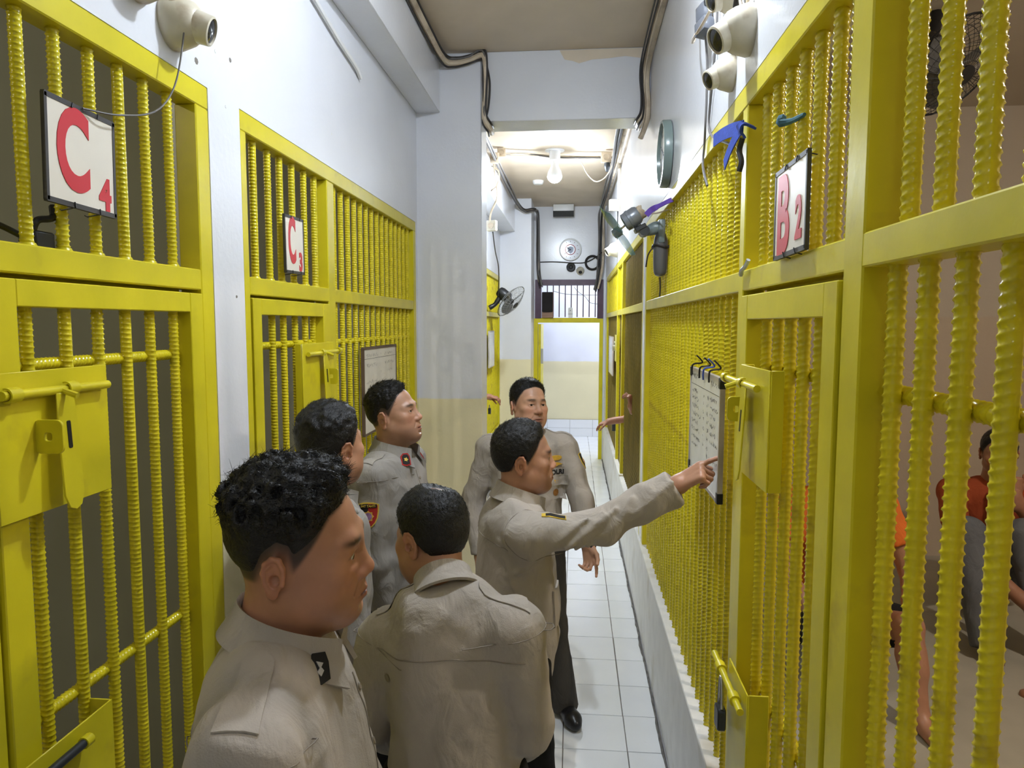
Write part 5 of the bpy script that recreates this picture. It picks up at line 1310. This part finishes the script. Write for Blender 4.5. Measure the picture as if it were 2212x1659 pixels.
def shieldo(w, h):
    p = [(-.5, .42), (-.25, .49), (0, .5), (.25, .49), (.5, .42), (.49, .15), (.44, -.10), (.34, -.28), (.18, -.42), (0, -.5), (-.18, -.42), (-.34, -.28), (-.44, -.10), (-.49, .15)]
    return [(x*w, y*h) for x, y in p][::-1]
def staro(r, k=8, q=.55): return [((r if i % 2 == 0 else r*q)*math.cos(PI*i/k), (r if i % 2 == 0 else r*q)*math.sin(PI*i/k)) for i in range(2*k)]
GOLD = mat('gold_thread', (.72, .42, .05), rough=.5, var=.15, scale=120, bump=.3, bscale=400)
ORANGE = mat('orange_thread', (.62, .12, .03), rough=.7, var=.1)
REDT = mat('red_felt', (.42, .025, .02), rough=.85, var=.1); BLKT = mat('black_felt', (.02, .018, .018), rough=.85, var=.1)
YELT = mat('yellow_thread', (.70, .48, .06), rough=.6, var=.1)
WHT = mat('silver_thread', (.55, .52, .50), rough=.5, var=.1)
def epaulette(P_, k):
    """flap of cloth from the shoulder point towards the collar, with a button"""
    sh, nb, f, u, r = P_['sh'][k], P_['nb'], P_['f'], P_['u'], P_['r']
    inn = nb + (sh-nb)*.48; out = nb + (sh-nb)*1.20
    V, F = [], []; n = 10
    for i in range(n+1):
        tt = i/n; c = inn + (out-inn)*tt; w = .021 + .007*tt
        if i == 0: w = .010
        for sgn in (-1, -.4, .4, 1):
            p = drop(P_, c + f*w*sgn + u*.2, -u, .0035); V.append(tuple(p))
    m = len(V); V += [(x, y, z-.0025) for x, y, z in V]
    for i in range(n):
        for j in range(3): F.append((i*4+j, i*4+j+1, i*4+5+j, i*4+4+j)); F.append((m+i*4+j, m+i*4+4+j, m+i*4+5+j, m+i*4+j+1))
        F.append((i*4, i*4+4, m+i*4+4, m+i*4)); F.append((i*4+3, m+i*4+3, m+i*4+7, i*4+7))
    for a in range(3): F.append((a, m+a, m+a+1, a+1)); F.append((n*4+a, n*4+a+1, m+n*4+a+1, m+n*4+a))
    obj('epaulette', (V, F), P_['shirtm'], P_['t'], angle=60)
    button(P_, inn + (out-inn)*.14 + u*.2, -u, .0075)
# ================================================================== the officers
def shield_patch(P_, c, n, up, w=.066, h=.082, text=True):
    a = patch(P_, 'shoulder_badge', c, n, up, shieldo(w, h), YELT, off=.0016, label='shield badge with yellow border')
    n = nrm3(n); up = nrm3(np.asarray(up, float) - n*np.dot(up, n)); rt = np.cross(up, n); c = np.asarray(c, float)
    inner = shieldo(w*.88, h*.90)
    patch(P_, 'badge_field', c, n, up, [(min(x, .0), y) for x, y in inner], BLKT, off=.0026, rings=3, th=.001)
    patch(P_, 'badge_field', c, n, up, [(max(x, .0), y) for x, y in inner], REDT, off=.0026, rings=3, th=.001)
    patch(P_, 'badge_band', c + up*h*.36, n, up, recto(w*.80, h*.13), BLKT, off=.0038, rings=2, th=.0008)
    patch(P_, 'badge_sun', c - up*h*.03, n, up, staro(w*.27, 8, .78), GOLD, off=.0040, rings=2, th=.0008)
    patch(P_, 'badge_disc', c - up*h*.03, n, up, ovalo(w*.36, w*.36, 14), mat('violet_print', (.30, .16, .30), rough=.6, var=.3, scale=150), off=.0050, rings=2, th=.0006)
    if text: cloth_text(P_, 'badge_text', 'SAT TAHTI', .0105, c + up*h*.36, n, up, YELT, off=.0052, bold=.0002)
def chest_point(P_, k, si, d=.35): return P_['pt'](k, d, si)
def collar_tab(P_, sgn, outline, m, a=2.15, dz=.0):
    return P_['collar_at'](sgn, a/(PI-.55))
def body_placket(P_, k0=.05, k1=.92):
    pts = [P_['pt'](k, .35, .012) for k in np.linspace(k0, k1, 7)]
    seam(P_, pts, -P_['Rt'][:, 1], .0014)
    for k in np.linspace(k0+.06, k1-.06, 5): button(P_, P_['pt'](k, .35, 0), -P_['Rt'][:, 1], .006)
def yoke(P_, k=.86):
    pts = [P_['pt'](k - .04*abs(si)/.17, -.4, si) for si in np.linspace(-.165, .165, 9)]
    seam(P_, pts, P_['Rt'][:, 1], .0016)
def armhole(P_, k, back=True):
    sh, r, f, u = P_['sh'][k], P_['r'], P_['f'], P_['u']; sg = 1 if k else -1
    a = nrm3(P_['el'][k] - sh)
    pts = [sh + r*sg*.002 + (f*math.cos(t) + nrm3(np.cross(a, f))*math.sin(t))*.2 for t in np.linspace(0, 2*PI, 14)]
    q = [drop(P_, p, nrm3(sh + r*sg*.002 - p), .0003) for p in pts]
    obj('seam', tube(smooth_path([tuple(x) for x in q], 4), .0012, 5), SEAM, P_['t'])
# A: nearest man on the left, seen from his right side
A = make_person('person', 'person in khaki uniform nearest the camera at lower left, with curly black hair', dict(
    hc=(-.432, 1.05, 1.622), haz=80, hpitch=-3, hroll=6, az=78, s=1.02, hs=1.04, fat=.62, belly=.6, width=1.10, nose=.985, tone=(1.10, .98, .92), shirt=KHAKI,
    hvox=.0021, hairvox=.0026, cvox=.0058, gaze=(0, -.25), mous=.12,
    hair=dict(top=.026, side=.0075, fade=.085, stubble=.040, n=6500, len=.0075, wid=.0008, comb=(0, .9, .3), lift=.10, rand=.25, curl=.9, clump=1.2, namp=.010, nf=85, seed=4, rise=.004, zlo=.055, sides=0)))
c, n, up = collar_tab(A, 1, None, None, 2.10)
patch(A, 'collar_tab', c, n, up, [(x*.032, y*.046) for x, y in ((-.5, .2), (-.3, .5), (.3, .5), (.5, .2), (.5, -.35), (0, -.5), (-.5, -.35))][::-1], BLKT, bvh=A['collar_bvh'], label='black collar tab with silver mark')
patch(A, 'tab_mark', c, n, up, [(x*.011, y*.022) for x, y in ((-.5, .5), (.5, .35), (.1, .1), (.5, -.15), (.0, -.5), (-.5, -.2), (-.1, .05))][::-1], WHT, off=.0034, bvh=A['collar_bvh'], rings=2)
epaulette(A, 1); epaulette(A, 0); body_placket(A); yoke(A); armhole(A, 1)
patch(A, 'name_tag', chest_point(A, .60, .085, .12), A['Rt'][:, 1], A['ax'], recto(.085, .022), BLKT, off=.003, label='black name strip')
# B: man behind the first, seen from behind, face turned away to the right
B = make_person('person', 'person in grey khaki uniform between the nearest man and the profile man, seen from behind', dict(
    hc=(-.712, 2.0, 1.612), haz=27, hpitch=2, az=48, s=.99, fat=.1, width=.92, tone=(.98, .94, .90), shirt=KHAKI2, hvox=.0025,
    hair=dict(top=.021, side=.012, fade=.030, stubble=.02, n=3200, len=.010, wid=.0007, comb=(0, .8, .3), lift=.2, rand=.2, curl=.3, clump=.6, namp=.005, nf=60, seed=9)))
epaulette(B, 1); yoke(B)
def arm_patch(P_, k, t, outward, **kw):
    sh, el = P_['sh'][k], P_['el'][k]; a = nrm3(sh - el); o = nrm3(np.asarray(outward, float) - a*np.dot(outward, a))
    shield_patch(P_, sh + (el-sh)*t + o*.066, o, a, **kw)
arm_patch(B, 1, .36, B['r'] - B['f']*.1)
# C: man in profile by the C3 cell
Cc = make_person('person', 'person in grey khaki uniform before the C3 cell, in profile, looking up', dict(
    hc=(-.680, 2.60, 1.630), haz=95, hpitch=11, az=100, nb=(-.688, 2.60, 1.474), s=1.0, hs=.96, fat=.25, belly=.4, tone=(1, 1, 1), shirt=KHAKI2, hvox=.0022, gaze=(.1, .15), nose=1.0, mous=.1,
    wr=[(-.52, 2.82, .90), (-.665, 2.46, .885)], el=[(-.64, 2.85, 1.12), (-.715, 2.405, 1.13)],
    hair=dict(top=.015, side=.006, fade=.070, stubble=.030, n=2600, len=.020, wid=.0007, comb=(0, .9, .35), lift=.45, curl=.2, clump=.5, namp=.003, seed=5, rise=.012, rand=.25)))
for sg in (1, -1):
    c, n, up = collar_tab(Cc, sg, None, None, 2.25)
    patch(Cc, 'collar_tab', c, n, up, [(x*.036, y*.050) for x, y in ((-.5, .3), (-.25, .5), (.25, .5), (.5, .3), (.5, -.4), (0, -.5), (-.5, -.4))][::-1], REDT, bvh=Cc['collar_bvh'], label='red edged black collar tab with gold star')
    patch(Cc, 'tab_field', c, n, up, [(x*.027, y*.040) for x, y in ((-.5, .3), (-.25, .5), (.25, .5), (.5, .3), (.5, -.4), (0, -.5), (-.5, -.4))][::-1], BLKT, off=.003, bvh=Cc['collar_bvh'], rings=2)
    patch(Cc, 'tab_star', c, n, up, staro(.009, 5, .6), YELT, off=.0046, bvh=Cc['collar_bvh'], rings=2)
epaulette(Cc, 1); epaulette(Cc, 0); body_placket(Cc); armhole(Cc, 1)
fw = Cc['Rt'][:, 1]; ax = Cc['ax']
for si in (.095, -.085):
    patch(Cc, 'chest_badge', chest_point(Cc, .735, si, .12), fw, ax, [(x*1.0+.004*math.sin(5*i), y) for i, (x, y) in enumerate(ovalo(.054, .032))], ORANGE, off=.002, label='orange embroidered chest badge')
    patch(Cc, 'badge_wreath', chest_point(Cc, .735, si, .12), fw, ax, ovalo(.044, .022), YELT, off=.0036, rings=2)
seam(Cc, [chest_point(Cc, .69, s_, .3) for s_ in (.045, .09, .14)], -fw, .001); seam(Cc, [chest_point(Cc, .62, s_, .3) for s_ in (.045, .09, .14)], -fw, .001)
cloth_text(Cc, 'name_tag', 'DWI.HS', .030, chest_point(Cc, .655, .092, .12), fw, ax, BLKT, bold=.0012)
arm_patch(Cc, 1, .40, nrm3(np.array((.16, -1., 0))), w=.076, h=.092)
# D: balding man seen from behind, head bowed
D = make_person('person', 'person in khaki uniform with a bald spot, seen from behind with head bowed', dict(
    hc=(-.338, 1.660, 1.456), haz=-50, hpitch=-15, hroll=3, az=-12, s=.97, width=.90, fat=.1, tone=(.93, .86, .82), shirt=KHAKI,
    nb=(-.290, 1.580, 1.335), pel=(-.275, 1.60, .90), sh=[(-.440, 1.62, 1.222), (-.130, 1.555, 1.285)], hvox=.0023, cvox=.0058, wrinkle=.013,
    el=[(-.505, 1.63, .99), (-.095, 1.60, 1.02)], wr=[(-.45, 1.78, .86), (-.12, 1.76, .88)],
    hair=dict(top=.013, side=.011, fade=.022, stubble=.018, n=3000, len=.012, wid=.0006, rand=.15, comb=(0, -.3, -.6), lift=.05, curl=.1, clump=.15, namp=.001, seed=2, nape=.016, bald=(.010, -.036, .128, .034))))
epaulette(D, 1); epaulette(D, 0); yoke(D, .80); armhole(D, 0); armhole(D, 1)
button(D, D['pt'](.62, -.4, -.145), D['Rt'][:, 1], .011)
# E: man pointing at the whiteboard
E_ = make_person('person', 'person in khaki uniform pointing with outstretched right arm at the whiteboard', dict(
    hc=(-.165, 2.290, 1.532), haz=80, hpitch=1, az=68, s=.965, fat=.2, cuff=.058, belly=.35, tone=(.98, .92, .88), shirt=KHAKI, hvox=.0022, cvox=.0055, gaze=(.05, 0), nose=.99,
    sh=[(-.235, 2.425, 1.325), (-.140, 2.105, 1.335)], el=[(-.28, 2.50, 1.06), (.095, 2.170, 1.352)], wr=[(-.27, 2.50, .82), (.322, 2.150, 1.492)],
    hand=[None, dict(d=(.105, -.055, .080), n=(.30, .35, -.62), curls=[(.10, .12, .08), (1.15, 1.35, .7), (1.25, 1.45, .8), (1.3, 1.45, .8)], thumb=(.1, .9), spread=.05)], handvox=.0022,
    folds=[((-.12, 2.06, 1.27), (.05, 2.10, 1.40), .010, .013), ((-.06, 2.06, 1.26), (.10, 2.11, 1.40), .009, .012), ((.0, 2.09, 1.28), (.13, 2.12, 1.42), .009, .013), ((.05, 2.11, 1.30), (.10, 2.12, 1.43), .008, .012), ((.14, 2.12, 1.35), (.18, 2.12, 1.46), .008, .011), ((.20, 2.11, 1.42), (.31, 2.10, 1.52), .010, .009), ((-.20, 2.12, 1.20), (-.08, 2.06, 1.25), .010, .010), ((-.22, 2.14, 1.30), (-.17, 2.10, 1.14), .010, .009)],
    hair=dict(top=.016, side=.011, fade=.022, stubble=.014, n=2600, len=.013, wid=.0006, comb=(0, .7, .3), lift=.4, curl=.15, clump=.3, namp=.002, seed=6)))
yoke(E_, .84); armhole(E_, 1); body_placket(E_)
epaulette(E_, 0)
patch(E_, 'shoulder_tab', (-.055, 2.105, 1.42), (0, -.35, 1), (1, 0, .2), recto(.022, .075), YELT, label='yellow edged dark shoulder tab')
patch(E_, 'tab_field', (-.050, 2.105, 1.42), (0, -.35, 1), (1, 0, .2), recto(.015, .060), BLKT, off=.003, rings=2)
patch(E_, 'pocket_flap', E_['pt'](.34, .12, .10), E_['Rt'][:, 1]*.8 + E_['r']*.6, E_['ax'], recto(.10, .12), KHAKI, off=.004, th=.003)
# F: man facing the camera further back
F_ = make_person('person', 'person in khaki uniform facing the camera further back, gold chest badges', dict(
    hc=(-.214, 3.35, 1.582), haz=146, hpitch=6, hroll=-3, az=170, s=1.0, fat=.05, tone=(1.12, 1.14, 1.14), shirt=cloth('light_khaki_uniform_cloth', (.42, .375, .33)), trousers=TROUS2, hvox=.0024, gaze=(.15, .05), nose=1.0,
    el=[(.045, 3.34, 1.135), (-.480, 3.38, 1.12)], wr=[(.075, 3.255, .950), (-.440, 3.30, .860)],
    hand=[dict(n=(-.5, -.75, 0), curls=[(.15, .2, .1), (.7, .7, .4), (.8, .8, .4), (.85, .8, .4)]), dict(n=(.8, -.4, 0))],
    kn=[(-.095, 3.38, .48), (-.30, 3.40, .48)], an=[(-.03, 3.44, .085), (-.32, 3.46, .085)], toe=[(.35, -.93, 0), (-.1, -1, 0)],
    hair=dict(top=.014, side=.007, fade=.050, stubble=.022, n=2400, len=.018, wid=.0007, comb=(.3, .8, .4), lift=.5, curl=.1, clump=.3, namp=.002, seed=8, rise=.012, rand=.2)))
for sg in (1, -1):
    c, n, up = collar_tab(F_, sg, None, None, 2.3)
    patch(F_, 'collar_tab', c, n, up, recto(.036, .056), REDT, bvh=F_['collar_bvh'], label='red collar tab with gold flowers')
    for dz in (-.012, .012): patch(F_, 'tab_flower', c + np.array((0, 0, dz)), n, up, staro(.010, 5, .6), YELT, off=.003, bvh=F_['collar_bvh'], rings=2)
fw = F_['Rt'][:, 1]; ax = F_['ax']; body_placket(F_)
epaulette(F_, 0); epaulette(F_, 1)
for k, ol in ((.835, [(x, y*(1+.25*math.sin(6*i))) for i, (x, y) in enumerate(ovalo(.058, .024))]), (.765, [(-.03, .0), (-.01, .010), (.012, .009), (.032, .001), (.012, -.004), (.0, -.010), (-.01, -.004)]), (.610, staro(.017, 5, .62))):
    patch(F_, 'chest_badge', chest_point(F_, k, -.128, .12), fw, ax, [(x, y) for x, y in (ol if k != .765 else ol[::-1])], GOLD, off=.003, label='gold embroidered chest badge')
patch(F_, 'chest_badge', chest_point(F_, .835, -.060, .12), fw, ax, ovalo(.032, .026), GOLD, off=.003, label='gold embroidered chest badge')
cloth_text(F_, 'chest_text', 'POLRI', .030, chest_point(F_, .690, -.128, .12), fw, ax, BLKT, bold=.0012)
patch(F_, 'pocket_flap', chest_point(F_, .612, -.128, .12), fw, ax, recto(.115, .048), F_['shirtm'], off=.002, th=.003)
patch(F_, 'pocket', chest_point(F_, .50, -.128, .12), fw, ax, recto(.10, .075), F_['shirtm'], off=.001, th=.002)
patch(F_, 'pocket_emblem', chest_point(F_, .49, -.128, .12), fw, ax, ovalo(.028, .034), mat('dark_gold_emblem', (.30, .13, .03), rough=.5, var=.3, scale=100), off=.004)
for z_ in (.737, .655): seam(F_, [chest_point(F_, z_, s_, .3) for s_ in (-.07, -.12, -.17)], -fw, .001)
arm_patch(F_, 0, .34, nrm3(np.array((1., -.12, 0))), text=False)
wt = F_['wr'][0]; wd_ = nrm3(F_['el'][0] - wt)
obj('wrist_watch', join(lathe([(.031, -.012), (.034, -.010), (.034, .010), (.031, .012)], 20, aim(wt + wd_*.002, wd_)), lathe([(.018, 0), (.018, .008), (.015, .010), (.001, .0105)], 18, aim(wt + np.array((.022, -.026, 0)), (.6, -.7, 0)))), BLACK, F_['t'], label='black wrist watch')
# ================================================================== people in the cells
HAIRS = dict(top=.012, side=.008, fade=.03, n=700, len=.010, wid=.0007, comb=(0, .7, .3), lift=.4, namp=.002)
LOW = dict(hvox=.0045, hairvox=.0045, cvox=.009, handvox=.0045, sleeve=.62, bare=1, collar=0, shoes=0, wrinkle=.005)
def prisoner(label, **k): d = dict(LOW); d.update(k); return make_person('person', label, d)
ORSH = cloth('orange_tshirt_cloth', (.72, .17, .03)); DOR = cloth('dark_orange_tshirt_cloth', (.36, .07, .025)); GRN = cloth('dark_green_tshirt_cloth', (.02, .09, .06)); GRY = cloth('slate_grey_cloth', (.13, .135, .15)); BLKC = cloth('black_shorts_cloth', (.015, .014, .016))
prisoner('person in orange shirt and black shorts sitting in the near right cell behind the bars', hc=(1.150, 3.10, 1.440), haz=170, hpitch=-10, az=165, s=.97, tone=(.92, .84, .80), shirt=ORSH, hair=dict(HAIRS), trousers=BLKC, trouser_len=.80, legs_bare=1, floor=.50, seated=1, hem=.58,
    nb=(1.155, 3.16, 1.265), pel=(1.17, 3.22, .64), sh=[(1.335, 3.13, 1.205), (.985, 3.16, 1.205)], el=[(1.42, 3.02, .94), (.90, 3.05, .94)], wr=[(1.33, 2.80, .82), (.96, 2.82, .84)],
    kn=[(1.275, 2.70, .84), (.99, 2.72, .84)], an=[(1.27, 2.58, .56), (.99, 2.60, .56)], toe=[(.1, -1, 0), (-.1, -1, 0)])
prisoner('person in dark orange shirt and grey trousers sitting knees up in the right cell', hc=(2.150, 3.72, 1.325), haz=200, hpitch=-8, az=195, s=.96, tone=(.80, .70, .65), shirt=DOR, hair=dict(HAIRS), trousers=GRY, floor=.50, seated=1, hem=.55,
    nb=(2.155, 3.78, 1.155), pel=(2.16, 3.86, .64), el=[(2.30, 3.52, .92), (1.86, 3.50, .92)], wr=[(2.13, 3.55, 1.15), (2.02, 3.20, .74)],
    kn=[(2.10, 3.40, 1.00), (1.86, 3.42, 1.00)], an=[(2.10, 3.16, .60), (1.84, 3.18, .60)], toe=[(0, -1, 0), (-.2, -1, 0)], hand=[dict(d=(.02, .1, .7), n=(.1, .9, 0), curls=FIST), None])
prisoner('person in dark green shirt sitting in the near right cell, cut by the right edge', hc=(2.36, 2.90, 1.215), haz=240, az=235, s=.96, tone=(.80, .70, .65), shirt=GRN, hair=dict(HAIRS), trousers=BLKC, trouser_len=.6, legs_bare=1, floor=.50, seated=1, hem=.55,
    nb=(2.395, 2.93, 1.045), pel=(2.43, 2.98, .60), el=[(2.36, 2.68, .86), (2.21, 2.90, .82)], wr=[(2.20, 2.60, .72), (2.05, 2.76, .70)],
    kn=[(2.12, 2.64, .70), (2.02, 2.88, .70)], an=[(1.92, 2.80, .55), (2.15, 2.54, .56)], toe=[(-.8, .5, 0), (.5, -.8, 0)])
prisoner('person inside the far right cell with an arm out through the bars', hc=(.88, 6.25, 1.98), haz=265, az=270, s=.94, tone=(.85, .72, .66), shirt=DOR, hair=dict(HAIRS), trousers=BLKC, trouser_len=.7, legs_bare=1, floor=.50, el=[(.70, 5.90, 1.38), (.56, 6.66, 1.10)], wr=[(.475, 5.78, 1.31), (.345, 6.70, 1.055)],
    hand=[dict(d=(-.2, -.1, .9), n=(-.8, .3, 0), curls=[(.9, 1.0, .6)]*4), dict(d=(-.9, .1, -.3), n=(0, .1, -1))], hem=1.28)
prisoner('person inside the far left cell with hands resting out through the bars', hc=(-1.36, 8.02, 1.92), haz=95, az=92, s=.92, tone=(.85, .72, .66), shirt=GRY, hair=dict(HAIRS), trousers=BLKC, trouser_len=.7, legs_bare=1, floor=.50, el=[(-1.22, 8.28, 1.16), (-1.22, 7.88, 1.16)], wr=[(-.955, 8.10, 1.125), (-.955, 8.02, 1.145)],
    hand=[dict(d=(.9, -.1, -.25), n=(0, 0, -1)), dict(d=(.9, .1, -.2), n=(.1, .3, -1))], hem=1.28)
